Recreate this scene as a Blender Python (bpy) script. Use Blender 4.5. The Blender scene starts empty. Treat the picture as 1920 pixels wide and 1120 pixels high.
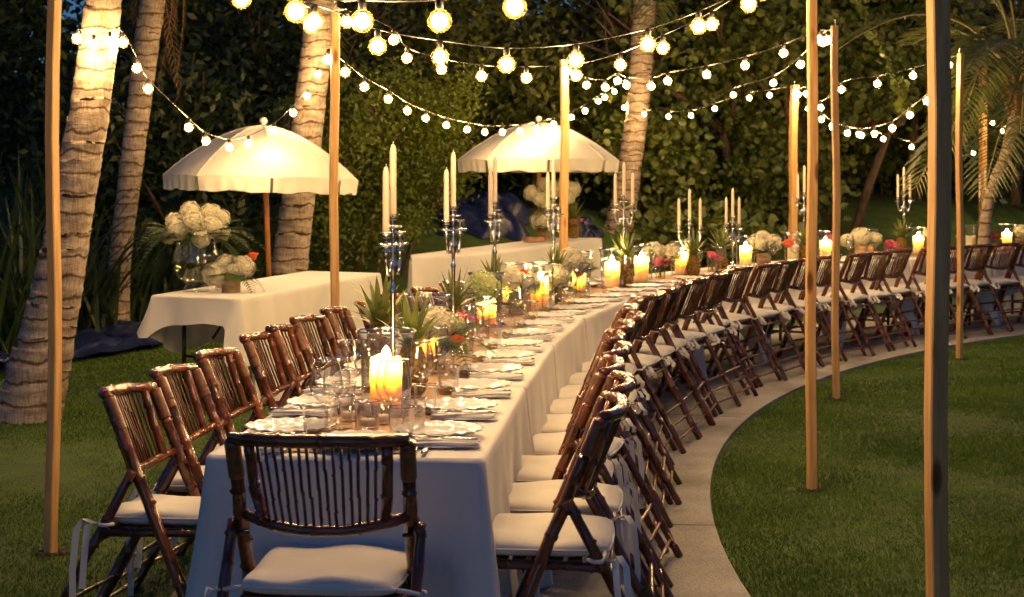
import bpy, math, random
import numpy as np
from mathutils import Vector, Matrix

random.seed(7)
rng = np.random.default_rng(7)
sc = bpy.context.scene
COL = sc.collection

# ------------------------------------------------------------------ camera
CAM_H, FPX, YH = 1.52, 3050.0, 335.0          # eye height, focal length and horizon in 1920-px photo units
cam = bpy.data.cameras.new('camera')
cam_o = bpy.data.objects.new('camera', cam); COL.objects.link(cam_o)
cam_o.location = (0, 0, CAM_H); cam_o.rotation_euler = (math.radians(90), 0, 0)
cam.sensor_width = 36.0; cam.lens = FPX / 1920 * 36.0
cam.shift_y = -(560 - YH) / 1920.0
cam.clip_start = 0.05; cam.clip_end = 600
cam.dof.use_dof = True; cam.dof.focus_distance = 6.4; cam.dof.aperture_fstop = 7.0
sc.camera = cam_o

# ------------------------------------------------------------------ world, sun, exposure
SUN_EL, SUN_ROT = math.radians(4.0), math.radians(190)
world = bpy.data.worlds.new('World'); sc.world = world; world.use_nodes = True
wn = world.node_tree.nodes; wl = world.node_tree.links
bg = wn['Background']
sky = wn.new('ShaderNodeTexSky'); sky.sky_type = 'NISHITA'; sky.sun_disc = False
sky.sun_elevation = SUN_EL; sky.sun_rotation = SUN_ROT; sky.ozone_density = 4.0
sky.air_density = 1.0; sky.dust_density = 0.3
tint = wn.new('ShaderNodeMix'); tint.data_type = 'RGBA'; tint.blend_type = 'MULTIPLY'
tint.inputs['Factor'].default_value = 1.0
tint.inputs[7].default_value = (0.50, 0.66, 1.00, 1)
wl.new(sky.outputs[0], tint.inputs[6]); wl.new(tint.outputs[2], bg.inputs['Color'])
bg.inputs['Strength'].default_value = 0.12
sun = bpy.data.lights.new('sun', 'SUN'); sun.energy = 0.03; sun.angle = math.radians(25); sun.color = (0.75, 0.85, 1.0)
sun_o = bpy.data.objects.new('sun', sun); COL.objects.link(sun_o)
sun_o.rotation_euler = (math.radians(55), 0, math.radians(-20))
sc.view_settings.view_transform = 'Standard'; sc.view_settings.look = 'None'
sc.view_settings.exposure = 0.0; sc.view_settings.gamma = 1.0; sc.view_settings.use_curve_mapping = False
cy = sc.cycles
cy.max_bounces = 7; cy.diffuse_bounces = 3; cy.glossy_bounces = 3; cy.transmission_bounces = 6
cy.transparent_max_bounces = 32; cy.caustics_reflective = False; cy.caustics_refractive = False
cy.sample_clamp_indirect = 8.0; cy.sample_clamp_direct = 0.0; cy.use_denoising = True
cy.use_light_tree = True; cy.use_adaptive_sampling = True; cy.adaptive_threshold = 0.025; cy.adaptive_min_samples = 24

BULB_W = 720.0        # radiance of a bulb's glass
FLAME_W = 560.0

# ------------------------------------------------------------------ materials
MATS = {}
def nodes_of(m):
    m.use_nodes = True
    return m.node_tree.nodes, m.node_tree.links, m.node_tree.nodes['Principled BSDF']
def ramp(n, pairs):
    r = n.new('ShaderNodeValToRGB'); e = r.color_ramp.elements
    e[0].position, e[0].color = pairs[0][0], (*pairs[0][1], 1)
    e[1].position, e[1].color = pairs[-1][0], (*pairs[-1][1], 1)
    for p, c in pairs[1:-1]:
        k = e.new(p); k.color = (*c, 1)
    return r
def mat(name, c1, c2=None, scale=8.0, stretch=(1, 1, 1), rough=0.6, metal=0.0, bump=0.0, bscale=None, detail=5,
        coat=0.0, trans=0.0, rand=0.0, sheen=0.0, subsurf=0.0, spec=0.5):
    m = bpy.data.materials.new(name); n, l, b = nodes_of(m)
    b.inputs['Roughness'].default_value = rough; b.inputs['Metallic'].default_value = metal
    b.inputs['Coat Weight'].default_value = coat; b.inputs['Sheen Weight'].default_value = sheen
    b.inputs['Specular IOR Level'].default_value = spec
    if subsurf:
        b.inputs['Subsurface Weight'].default_value = subsurf
        b.inputs['Subsurface Radius'].default_value = (0.03, 0.012, 0.005)
    tc = n.new('ShaderNodeTexCoord'); mp = n.new('ShaderNodeMapping'); mp.inputs['Scale'].default_value = stretch
    l.new(tc.outputs['Object'], mp.inputs['Vector'])
    vec = mp.outputs['Vector']
    if rand:
        oi = n.new('ShaderNodeObjectInfo'); ad = n.new('ShaderNodeVectorMath'); ad.operation = 'ADD'
        mu = n.new('ShaderNodeMath'); mu.operation = 'MULTIPLY'; mu.inputs[1].default_value = 37.0
        l.new(oi.outputs['Random'], mu.inputs[0]); l.new(vec, ad.inputs[0]); l.new(mu.outputs[0], ad.inputs[1]); vec = ad.outputs[0]
    nz = n.new('ShaderNodeTexNoise'); nz.inputs['Scale'].default_value = scale; nz.inputs['Detail'].default_value = detail
    l.new(vec, nz.inputs['Vector'])
    if c2 is None:
        b.inputs['Base Color'].default_value = (*c1, 1); colout = None
    else:
        r = ramp(n, [(0.3, c1), (0.7, c2)]); l.new(nz.outputs['Fac'], r.inputs[0]); colout = r.outputs[0]
        l.new(colout, b.inputs['Base Color'])
    if bump:
        n2 = n.new('ShaderNodeTexNoise'); n2.inputs['Scale'].default_value = bscale or scale * 3; n2.inputs['Detail'].default_value = 4
        l.new(vec, n2.inputs['Vector'])
        bp = n.new('ShaderNodeBump'); bp.inputs['Strength'].default_value = bump; bp.inputs['Distance'].default_value = 0.01
        l.new(n2.outputs['Fac'], bp.inputs['Height']); l.new(bp.outputs[0], b.inputs['Normal'])
    if trans:
        t = n.new('ShaderNodeBsdfTranslucent'); mx = n.new('ShaderNodeMixShader'); mx.inputs[0].default_value = trans
        if colout: l.new(colout, t.inputs['Color'])
        else: t.inputs['Color'].default_value = (*c1, 1)
        out = n['Material Output']
        l.new(b.outputs[0], mx.inputs[1]); l.new(t.outputs[0], mx.inputs[2]); l.new(mx.outputs[0], out.inputs['Surface'])
    MATS[name] = m
    return m
def emat(name, col, strength):
    m = bpy.data.materials.new(name); m.use_nodes = True; n = m.node_tree.nodes; l = m.node_tree.links
    n.remove(n['Principled BSDF']); e = n.new('ShaderNodeEmission')
    e.inputs[0].default_value = (*col, 1); e.inputs[1].default_value = strength
    l.new(e.outputs[0], n['Material Output'].inputs['Surface']); MATS[name] = m
    return m
def glassmat(name, tintc=(0.99, 0.99, 0.985), base=0.05, edge=0.8):
    m = bpy.data.materials.new(name); m.use_nodes = True; n = m.node_tree.nodes; l = m.node_tree.links
    n.remove(n['Principled BSDF'])
    t = n.new('ShaderNodeBsdfTransparent'); t.inputs[0].default_value = (*tintc, 1)
    g = n.new('ShaderNodeBsdfGlossy'); g.inputs['Roughness'].default_value = 0.03
    fc = n.new('ShaderNodeLayerWeight'); fc.inputs['Blend'].default_value = 0.5
    lw = n.new('ShaderNodeMath'); lw.operation = 'POWER'; lw.inputs[1].default_value = 2.6; l.new(fc.outputs['Facing'], lw.inputs[0])
    ma = n.new('ShaderNodeMath'); ma.operation = 'MULTIPLY_ADD'; ma.inputs[1].default_value = edge; ma.inputs[2].default_value = base
    mx = n.new('ShaderNodeMixShader'); l.new(lw.outputs[0], ma.inputs[0]); l.new(ma.outputs[0], mx.inputs[0])
    l.new(t.outputs[0], mx.inputs[1]); l.new(g.outputs[0], mx.inputs[2]); l.new(mx.outputs[0], n['Material Output'].inputs['Surface'])
    MATS[name] = m
    return m

mat('lawn', (0.023, 0.058, 0.005), (0.058, 0.104, 0.010), scale=6, rough=0.9, bump=0.6, bscale=90)
mat('grass', (0.050, 0.115, 0.007), (0.125, 0.205, 0.018), scale=1.6, rough=0.7, trans=0.25)
mc = mat('concrete', (0.29, 0.28, 0.26), (0.45, 0.44, 0.42), scale=2.2, rough=0.85, bump=0.35, bscale=140, detail=12)
def concrete_wear(m):
    n, l, b = nodes_of(m); src = b.inputs['Base Color'].links[0].from_socket
    tc = n.new('ShaderNodeTexCoord')
    sp = n.new('ShaderNodeTexNoise'); sp.inputs['Scale'].default_value = 160; sp.inputs['Detail'].default_value = 3; l.new(tc.outputs['Object'], sp.inputs['Vector'])
    st = n.new('ShaderNodeTexNoise'); st.inputs['Scale'].default_value = 1.1; st.inputs['Detail'].default_value = 9; st.inputs['Distortion'].default_value = 1.2; l.new(tc.outputs['Object'], st.inputs['Vector'])
    r1 = ramp(n, [(0.34, (0.55, 0.53, 0.50)), (0.5, (1, 1, 1)), (0.72, (1.0, 1.0, 1.0))]); l.new(sp.outputs['Fac'], r1.inputs[0])
    r2 = ramp(n, [(0.30, (0.55, 0.52, 0.48)), (0.48, (0.95, 0.94, 0.93)), (0.75, (1.0, 1.0, 1.0))]); l.new(st.outputs['Fac'], r2.inputs[0])
    for r_ in (r1, r2):
        mx = n.new('ShaderNodeMix'); mx.data_type = 'RGBA'; mx.blend_type = 'MULTIPLY'; mx.inputs['Factor'].default_value = 1.0
        l.new(src, mx.inputs[6]); l.new(r_.outputs[0], mx.inputs[7]); src = mx.outputs[2]
    l.new(src, b.inputs['Base Color'])
concrete_wear(mc)
mat('concrete_dark', (0.07, 0.06, 0.05), rough=0.95)
mat('bamboo', (0.030, 0.008, 0.003), (0.20, 0.052, 0.013), scale=12, stretch=(1, 1, 1), rough=0.24, bump=0.2, bscale=60, rand=1, coat=0.4)
mat('bamboo_dark', (0.040, 0.013, 0.006), (0.13, 0.042, 0.015), scale=11, rough=0.28, bump=0.12, bscale=70, rand=1, coat=0.25)
mat('cane', (0.075, 0.026, 0.010), (0.22, 0.085, 0.030), scale=40, rough=0.3, bump=0.3, bscale=240, rand=1, coat=0.3)
mat('spindle', (0.035, 0.013, 0.007), (0.11, 0.04, 0.016), scale=30, rough=0.3, rand=1)
mat('cushion', (0.60, 0.58, 0.54), (0.72, 0.70, 0.66), scale=5, rough=0.9, bump=0.15, bscale=500, sheen=0.2, rand=1)
mat('cloth', (0.68, 0.67, 0.66), (0.80, 0.79, 0.78), scale=2.2, rough=0.9, bump=0.10, bscale=420, sheen=0.2, trans=0.12)
mat('side_cloth', (0.62, 0.60, 0.56), (0.74, 0.72, 0.68), scale=2.2, rough=0.9, bump=0.10, bscale=420, sheen=0.2, trans=0.12)
mat('napkin', (0.66, 0.64, 0.64), (0.80, 0.78, 0.78), scale=9, rough=0.9, bump=0.2, bscale=300)
mat('runner', (0.40, 0.25, 0.15), (0.56, 0.38, 0.25), scale=70, rough=0.95, bump=0.35, bscale=380)
mat('china', (0.70, 0.69, 0.67), rough=0.10, coat=0.4)
mat('silver', (0.50, 0.49, 0.47), (0.74, 0.73, 0.71), scale=20, rough=0.2, metal=1.0)
mpine = mat('pine', (0.42, 0.22, 0.075), (0.62, 0.37, 0.14), scale=7, stretch=(9, 9, 0.6), rough=0.6, bump=0.15, bscale=30, rand=1)
def knots(m):
    n, l, b = nodes_of(m); src = b.inputs['Base Color'].links[0].from_socket
    tc = n.new('ShaderNodeTexCoord'); oi = n.new('ShaderNodeObjectInfo'); mp = n.new('ShaderNodeMapping'); mp.inputs['Scale'].default_value = (5, 5, 1.5)
    mu = n.new('ShaderNodeMath'); mu.operation = 'MULTIPLY'; mu.inputs[1].default_value = 53.0; ad = n.new('ShaderNodeVectorMath')
    l.new(oi.outputs['Random'], mu.inputs[0]); l.new(tc.outputs['Object'], ad.inputs[0]); l.new(mu.outputs[0], ad.inputs[1]); l.new(ad.outputs[0], mp.inputs['Vector'])
    vo = n.new('ShaderNodeTexVoronoi'); vo.inputs['Scale'].default_value = 1.6; l.new(mp.outputs[0], vo.inputs['Vector'])
    rr = ramp(n, [(0.0, (0.16, 0.09, 0.05)), (0.10, (0.35, 0.22, 0.14)), (0.17, (1, 1, 1)), (1.0, (1, 1, 1))]); l.new(vo.outputs['Distance'], rr.inputs[0])
    mx = n.new('ShaderNodeMix'); mx.data_type = 'RGBA'; mx.blend_type = 'MULTIPLY'; mx.inputs['Factor'].default_value = 1.0
    l.new(src, mx.inputs[6]); l.new(rr.outputs[0], mx.inputs[7]); l.new(mx.outputs[2], b.inputs['Base Color'])
knots(mpine)
mat('umbrella_wood', (0.36, 0.13, 0.035), (0.50, 0.20, 0.06), scale=8, stretch=(6, 6, 0.6), rough=0.45)
mat('canvas', (0.64, 0.61, 0.53), (0.78, 0.75, 0.67), scale=3, rough=0.85, bump=0.5, bscale=9, trans=0.22)
mp_ = mat('palm_bark', (0.22, 0.165, 0.12), (0.50, 0.41, 0.315), scale=7, stretch=(1, 1, 3.0), rough=0.92, bump=0.55, bscale=34, detail=10)
def bark_scars(m):
    n, l, b = nodes_of(m); src = b.inputs['Base Color'].links[0].from_socket; tc = n.new('ShaderNodeTexCoord')
    wv = n.new('ShaderNodeTexWave'); wv.wave_type = 'BANDS'; wv.bands_direction = 'Z'; wv.inputs['Scale'].default_value = 2.4
    wv.inputs['Distortion'].default_value = 3.0; wv.inputs['Detail'].default_value = 4; wv.inputs['Detail Scale'].default_value = 2.5
    l.new(tc.outputs['Object'], wv.inputs['Vector'])
    r1 = ramp(n, [(0.0, (0.22, 0.17, 0.13)), (0.035, (0.55, 0.5, 0.45)), (0.10, (1, 1, 1)), (1.0, (1.0, 1.0, 1.0))]); l.new(wv.outputs['Fac'], r1.inputs[0])
    fb = n.new('ShaderNodeTexNoise'); fb.inputs['Scale'].default_value = 40; fb.inputs['Detail'].default_value = 6
    mpn = n.new('ShaderNodeMapping'); mpn.inputs['Scale'].default_value = (2.5, 2.5, 0.3); l.new(tc.outputs['Object'], mpn.inputs['Vector']); l.new(mpn.outputs[0], fb.inputs['Vector'])
    r2 = ramp(n, [(0.35, (0.6, 0.57, 0.54)), (0.6, (1, 1, 1))]); l.new(fb.outputs['Fac'], r2.inputs[0])
    for r_ in (r1, r2):
        mx = n.new('ShaderNodeMix'); mx.data_type = 'RGBA'; mx.blend_type = 'MULTIPLY'; mx.inputs['Factor'].default_value = 1.0
        l.new(src, mx.inputs[6]); l.new(r_.outputs[0], mx.inputs[7]); src = mx.outputs[2]
    l.new(src, b.inputs['Base Color'])
bark_scars(mp_)
mat('bark', (0.045, 0.027, 0.017), (0.14, 0.09, 0.055), scale=8, stretch=(3, 3, 0.7), rough=0.9, bump=0.6)
mat('husk', (0.14, 0.06, 0.025), (0.30, 0.15, 0.07), scale=14, stretch=(3, 3, 0.8), rough=0.9, bump=0.6)
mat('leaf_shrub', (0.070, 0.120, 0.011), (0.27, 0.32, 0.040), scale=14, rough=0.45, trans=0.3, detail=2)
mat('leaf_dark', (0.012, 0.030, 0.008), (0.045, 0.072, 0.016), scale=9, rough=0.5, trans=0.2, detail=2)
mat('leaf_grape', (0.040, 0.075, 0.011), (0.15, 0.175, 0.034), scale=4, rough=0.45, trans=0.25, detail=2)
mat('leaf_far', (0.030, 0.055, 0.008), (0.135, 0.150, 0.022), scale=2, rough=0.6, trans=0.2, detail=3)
mat('leaf_strap', (0.016, 0.038, 0.012), (0.050, 0.075, 0.022), scale=3, rough=0.4, trans=0.2)
mat('frond', (0.035, 0.060, 0.012), (0.12, 0.13, 0.030), scale=3, rough=0.4, trans=0.25)
mat('frond_dry', (0.16, 0.09, 0.03), (0.32, 0.19, 0.08), scale=6, rough=0.8, trans=0.2)
mat('rachis', (0.16, 0.15, 0.04), (0.28, 0.24, 0.08), scale=5, rough=0.5)
mat('fern', (0.022, 0.055, 0.014), (0.070, 0.125, 0.030), scale=20, rough=0.7, spec=0.25, trans=0.25)
mat('stem', (0.035, 0.065, 0.018), (0.08, 0.12, 0.03), scale=9, rough=0.5)
mat('hyd_white', (0.52, 0.49, 0.34), (0.74, 0.70, 0.54), scale=26, rough=0.8, trans=0.2)
mat('hyd_cream', (0.50, 0.47, 0.20), (0.70, 0.66, 0.38), scale=26, rough=0.8, trans=0.2)
mat('hyd_green', (0.38, 0.46, 0.16), (0.60, 0.64, 0.32), scale=26, rough=0.8, trans=0.2)
mat('rose_pink', (0.55, 0.07, 0.16), (0.75, 0.22, 0.30), scale=40, rough=0.6, trans=0.2)
mat('rose_coral', (0.72, 0.10, 0.05), (0.85, 0.24, 0.12), scale=40, rough=0.6, trans=0.2)
mat('bougain', (0.16, 0.025, 0.035), (0.26, 0.05, 0.06), scale=12, rough=0.7, trans=0.2)
mat('birch', (0.20, 0.12, 0.06), (0.46, 0.32, 0.19), scale=8, stretch=(1, 1, 4), rough=0.85, bump=0.5, bscale=40)
mat('pine_fruit', (0.07, 0.045, 0.010), (0.32, 0.19, 0.040), scale=70, rough=0.75, bump=0.6, bscale=120, spec=0.2)
mat('pine_leaf', (0.055, 0.10, 0.022), (0.24, 0.26, 0.060), scale=18, rough=0.4, trans=0.15)
wx = mat('wax', (0.93, 0.74, 0.46), rough=0.4)
wb = wx.node_tree.nodes['Principled BSDF']; wb.inputs['Subsurface Weight'].default_value = 1.0
wb.inputs['Subsurface Radius'].default_value = (1.0, 0.55, 0.24); wb.inputs['Subsurface Scale'].default_value = 0.085
mat('taper', (0.72, 0.60, 0.46), rough=0.35, subsurf=0.25)
mat('votive_wax', (0.72, 0.69, 0.66), rough=0.4, subsurf=0.2)
mat('wick', (0.02, 0.015, 0.01), rough=0.9)
mat('black', (0.012, 0.011, 0.010), rough=0.45)
mat('dark_metal', (0.03, 0.03, 0.032), rough=0.4, metal=0.6)
mat('steel', (0.45, 0.45, 0.46), rough=0.35, metal=1.0)
mat('tarp', (0.007, 0.012, 0.050), (0.016, 0.026, 0.095), scale=5, rough=0.35, bump=0.8, bscale=7)
mat('soil', (0.030, 0.021, 0.014), (0.06, 0.04, 0.025), scale=20, rough=1.0, bump=0.6)
mat('crate', (0.24, 0.12, 0.06), (0.38, 0.22, 0.12), scale=12, rough=0.7)
emat('bulb_glow', (1.0, 0.605, 0.235), BULB_W)
emat('flame', (1.0, 0.62, 0.20), FLAME_W)
def bulbshell():
    m = bpy.data.materials.new('bulb_glass'); m.use_nodes = True; n = m.node_tree.nodes; l = m.node_tree.links
    n.remove(n['Principled BSDF'])
    t = n.new('ShaderNodeBsdfTransparent'); f = n.new('ShaderNodeBsdfTranslucent'); f.inputs[0].default_value = (1.0, 0.56, 0.13, 1)
    mx = n.new('ShaderNodeMixShader'); mx.inputs[0].default_value = 0.011
    l.new(t.outputs[0], mx.inputs[1]); l.new(f.outputs[0], mx.inputs[2]); l.new(mx.outputs[0], n['Material Output'].inputs['Surface'])
    MATS['bulb_glass'] = m
bulbshell()
glassmat('glass'); glassmat('water', (0.93, 0.93, 0.74), 0.03); glassmat('glass_thick', (0.96, 0.975, 0.95), 0.06, 0.6); glassmat('glass_rim', (0.98, 0.98, 0.97), 0.50, 0.3)

# ------------------------------------------------------------------ mesh helpers
class MB:
    def __init__(s): s.v, s.f = [], []
    def add(s, v, f):
        o = len(s.v); s.v += [tuple(p) for p in v]; s.f += [tuple(i + o for i in q) for q in f]
        return s
    def box(s, c, d, rot=None):
        x, y, z = d[0] / 2, d[1] / 2, d[2] / 2
        p = [Vector((a * x, b * y, e * z)) for e in (-1, 1) for b in (-1, 1) for a in (-1, 1)]
        if rot is not None: p = [rot @ q for q in p]
        p = [q + Vector(c) for q in p]
        return s.add(p, [(0, 2, 3, 1), (4, 5, 7, 6), (0, 1, 5, 4), (2, 6, 7, 3), (0, 4, 6, 2), (1, 3, 7, 5)])
    def tube(s, pts, rad, n=8, cap=True, flat=1.0):
        pts = [Vector(p) for p in pts]; k = len(pts)
        if not hasattr(rad, '__len__'): rad = [rad] * k
        t0 = (pts[1] - pts[0]).normalized()
        ref = Vector((0, 0, 1)) if abs(t0.z) < 0.9 else Vector((0, 1, 0))
        a = t0.cross(ref).normalized(); o = len(s.v)
        for i, p in enumerate(pts):
            t = (pts[min(i + 1, k - 1)] - pts[max(i - 1, 0)])
            t = t.normalized() if t.length > 1e-9 else t0
            a = (a - t * a.dot(t)).normalized(); b = t.cross(a)
            for j in range(n):
                w = 2 * math.pi * j / n
                s.v.append(tuple(p + a * (rad[i] * math.cos(w)) + b * (rad[i] * flat * math.sin(w))))
        for i in range(k - 1):
            for j in range(n):
                s.f.append((o + i * n + j, o + i * n + (j + 1) % n, o + (i + 1) * n + (j + 1) % n, o + (i + 1) * n + j))
        if cap:
            s.f.append(tuple(o + j for j in reversed(range(n)))); s.f.append(tuple(o + (k - 1) * n + j for j in range(n)))
        return s
    def lathe(s, prof, n=24, c=(0, 0, 0), wave=None, close=False):
        o = len(s.v); k = len(prof)
        for i, (r, z) in enumerate(prof):
            for j in range(n):
                w = 2 * math.pi * j / n
                rr, dz = (r, 0) if wave is None else wave(r, z, w, i)
                s.v.append((c[0] + rr * math.cos(w), c[1] + rr * math.sin(w), c[2] + z + dz))
        for i in range(k - 1):
            for j in range(n):
                s.f.append((o + i * n + j, o + i * n + (j + 1) % n, o + (i + 1) * n + (j + 1) % n, o + (i + 1) * n + j))
        if prof[0][0] > 1e-5 and close: s.f.append(tuple(o + j for j in reversed(range(n))))
        if prof[-1][0] > 1e-5 and close: s.f.append(tuple(o + (k - 1) * n + j for j in range(n)))
        return s
    def mesh(s, name, smooth=True):
        me = bpy.data.meshes.new(name); me.from_pydata(s.v, [], s.f); me.validate(); me.update()
        if smooth: me.polygons.foreach_set('use_smooth', [True] * len(me.polygons))
        return me
    def build(s, name, m, parent=None, smooth=True):
        return link(name, s.mesh(name, smooth), m, parent)
def link(name, me, m, parent=None, loc=None, rz=None):
    if m is not None and not me.materials: me.materials.append(MATS[m])
    o = bpy.data.objects.new(name, me); COL.objects.link(o)
    if parent is not None: o.parent = parent
    if loc is not None: o.location = loc
    if rz is not None: o.rotation_euler = (0, 0, rz)
    return o
def npmesh(name, V, nper, m, parent=None):
    """V: (N*nper,3) array, every nper verts one face"""
    V = np.asarray(V, dtype=np.float32); N = len(V) // nper
    me = bpy.data.meshes.new(name)
    me.vertices.add(len(V)); me.vertices.foreach_set('co', V.ravel())
    me.loops.add(len(V)); me.loops.foreach_set('vertex_index', np.arange(len(V), dtype=np.int32))
    me.polygons.add(N); me.polygons.foreach_set('loop_start', np.arange(0, len(V), nper, dtype=np.int32))
    me.update(calc_edges=True); me.validate()
    return link(name, me, m, parent)
def empty(name, loc=(0, 0, 0), rz=0.0):
    o = bpy.data.objects.new(name, None); COL.objects.link(o); o.location = loc; o.rotation_euler = (0, 0, rz)
    o.empty_display_size = 0.1
    return o
LAST = ['']
def tag(o, label=None, cat=None, group=None, kind=None):
    LAST[0] = o.name
    if label: o['label'] = label
    if cat: o['category'] = cat
    if group: o['group'] = group
    if kind: o['kind'] = kind
    return o
def copy_tree(o, parent=None):
    c = o.copy(); COL.objects.link(c)
    if parent is not None: c.parent = parent
    for ch in o.children: copy_tree(ch, c)
    return c
def remove_tree(o):
    for ch in list(o.children): remove_tree(ch)
    bpy.data.objects.remove(o)
ORD = ['', 'first', 'second', 'third', 'fourth', 'fifth', 'sixth', 'seventh', 'eighth', 'ninth', 'tenth', 'eleventh', 'twelfth',
       'thirteenth', 'fourteenth', 'fifteenth', 'sixteenth', 'seventeenth', 'eighteenth', 'nineteenth', 'twentieth',
       'twenty-first', 'twenty-second', 'twenty-third', 'twenty-fourth', 'twenty-fifth', 'twenty-sixth', 'twenty-seventh',
       'twenty-eighth', 'twenty-ninth', 'thirtieth']
def at(x, y, d):
    """world point seen at photo pixel (x, y) at depth d"""
    return Vector(((x - 960) / FPX * d, d, CAM_H - (y - YH) / FPX * d))
def gx(x, d): return (x - 960) / FPX * d
def ss(a, b, v):
    t = min(1, max(0, (v - a) / (b - a))); return t * t * (3 - 2 * t)

# ------------------------------------------------------------------ plan: path circle and table chords
CX, CY, RP = 13.85, 6.20, 13.0
def polar(off, ang):       # ang measured at the circle's centre, 180 deg = towards -X, falling with distance
    return Vector((CX + (RP + off) * math.cos(ang), CY + (RP + off) * math.sin(ang), 0))
def offset_of(x, y): return math.hypot(x - CX, y - CY) - RP
def ground_z(x, y):
    off = offset_of(x, y)
    h = 1.05 * ss(16.6, 21.0, y) * ss(4.6, 8.2, off)
    h += 0.035 * max(0, y - 21) * ss(4.6, 12, off)
    return h
K = [Vector((-0.08, 4.47, 0)), Vector((0.0475, 6.04, 0)), Vector((0.19, 7.54, 0)), Vector((0.40, 9.03, 0))]
a0 = math.atan2(K[3].y - CY, K[3].x - CX)
for i in range(1, 8):
    K.append(polar(0.75, a0 - i * 1.5 / (RP + 0.75)))
NT = len(K) - 1
TW, TZ = 0.78, 0.75
def frame(i):
    e = (K[i + 1] - K[i]); L = e.length; e = e / L
    return K[i], e, Vector((-e.y, e.x, 0)), L
def tp(i, s, w, z=TZ):
    k, e, n, L = frame(i)
    p = k + e * (s * L) + n * w
    return Vector((p.x, p.y, z))
def tcont(t, w, z=TZ):
    i = min(NT - 1, max(0, int(math.floor(t))))
    return tp(i, t - i, w, z)
def tdir(t):
    i = min(NT - 1, max(0, int(math.floor(t))))
    k, e, n, L = frame(i); return e, n
def t_at_px(x, w):
    lo, hi = 0.0, NT - 1e-4
    for _ in range(50):
        mid = (lo + hi) / 2; p = tcont(mid, w)
        if 960 + FPX * p.x / p.y < x: lo = mid
        else: hi = mid
    return lo
def t_at_d(d, w):
    lo, hi = 0.0, NT - 1e-4
    for _ in range(50):
        mid = (lo + hi) / 2
        if tcont(mid, w).y < d: lo = mid
        else: hi = mid
    return lo

# ------------------------------------------------------------------ ground, path
def build_ground():
    xs = np.unique(np.concatenate([np.linspace(-90, -14, 16), np.linspace(-14, 20, 86), np.linspace(20, 110, 16)]))
    ys = np.unique(np.concatenate([np.linspace(-30, 0, 8), np.linspace(0, 34, 86), np.linspace(34, 240, 20)]))
    m = MB()
    for y in ys:
        for x in xs:
            m.v.append((x, y, ground_z(x, y) + 0.012 * math.sin(x * 1.7 + y) * math.sin(y * 1.3) * ss(0.3, 1.5, abs(offset_of(x, y) - 1.1) - 1.1)))
    nx = len(xs)
    for j in range(len(ys) - 1):
        for i in range(nx - 1):
            m.f.append((j * nx + i, j * nx + i + 1, (j + 1) * nx + i + 1, (j + 1) * nx + i))
    tag(m.build('ground', 'lawn'), 'short mown lawn reaching back to the trees', 'ground', kind='structure')
build_ground()
PATH_W = 2.08
def build_path():
    root = empty('path'); tag(root, 'curved pale concrete path under the long table', 'path', kind='structure')
    m = MB()                                             # dark bed seen in the joints
    A0, A1 = math.radians(218), math.radians(105)
    def ring(a, b, o0, o1, z0, z1, n):
        mm = MB()
        for i in range(n + 1):
            w = a + (b - a) * i / n
            for o, z in ((o0, z0), (o0, z1), (o1, z1), (o1, z0)):
                p = polar(o, w); mm.v.append((p.x, p.y, z))
        for i in range(n):
            for j in range(3):
                mm.f.append((i * 4 + j, (i + 1) * 4 + j, (i + 1) * 4 + j + 1, i * 4 + j + 1))
        mm.f.append((0, 1, 2, 3)); mm.f.append((n * 4 + 3, n * 4 + 2, n * 4 + 1, n * 4))
        return mm
    ring(A0, A1, 0.01, PATH_W - 0.01, -0.05, 0.008, 60).build('bed', 'concrete_dark', root, smooth=False)
    aj = math.atan2(7.02 - CY, 1.0 - CX) % (2 * math.pi)      # a joint crosses the path here
    step = 3.24 / RP; g = 0.006 / RP
    a = aj + 4 * step
    for i in range(13):
        ring(a - g, a - step + g, 0.0, PATH_W, -0.05, 0.022, 10).build('slab', 'concrete', root, smooth=False)
        a -= step
build_path()

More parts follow.
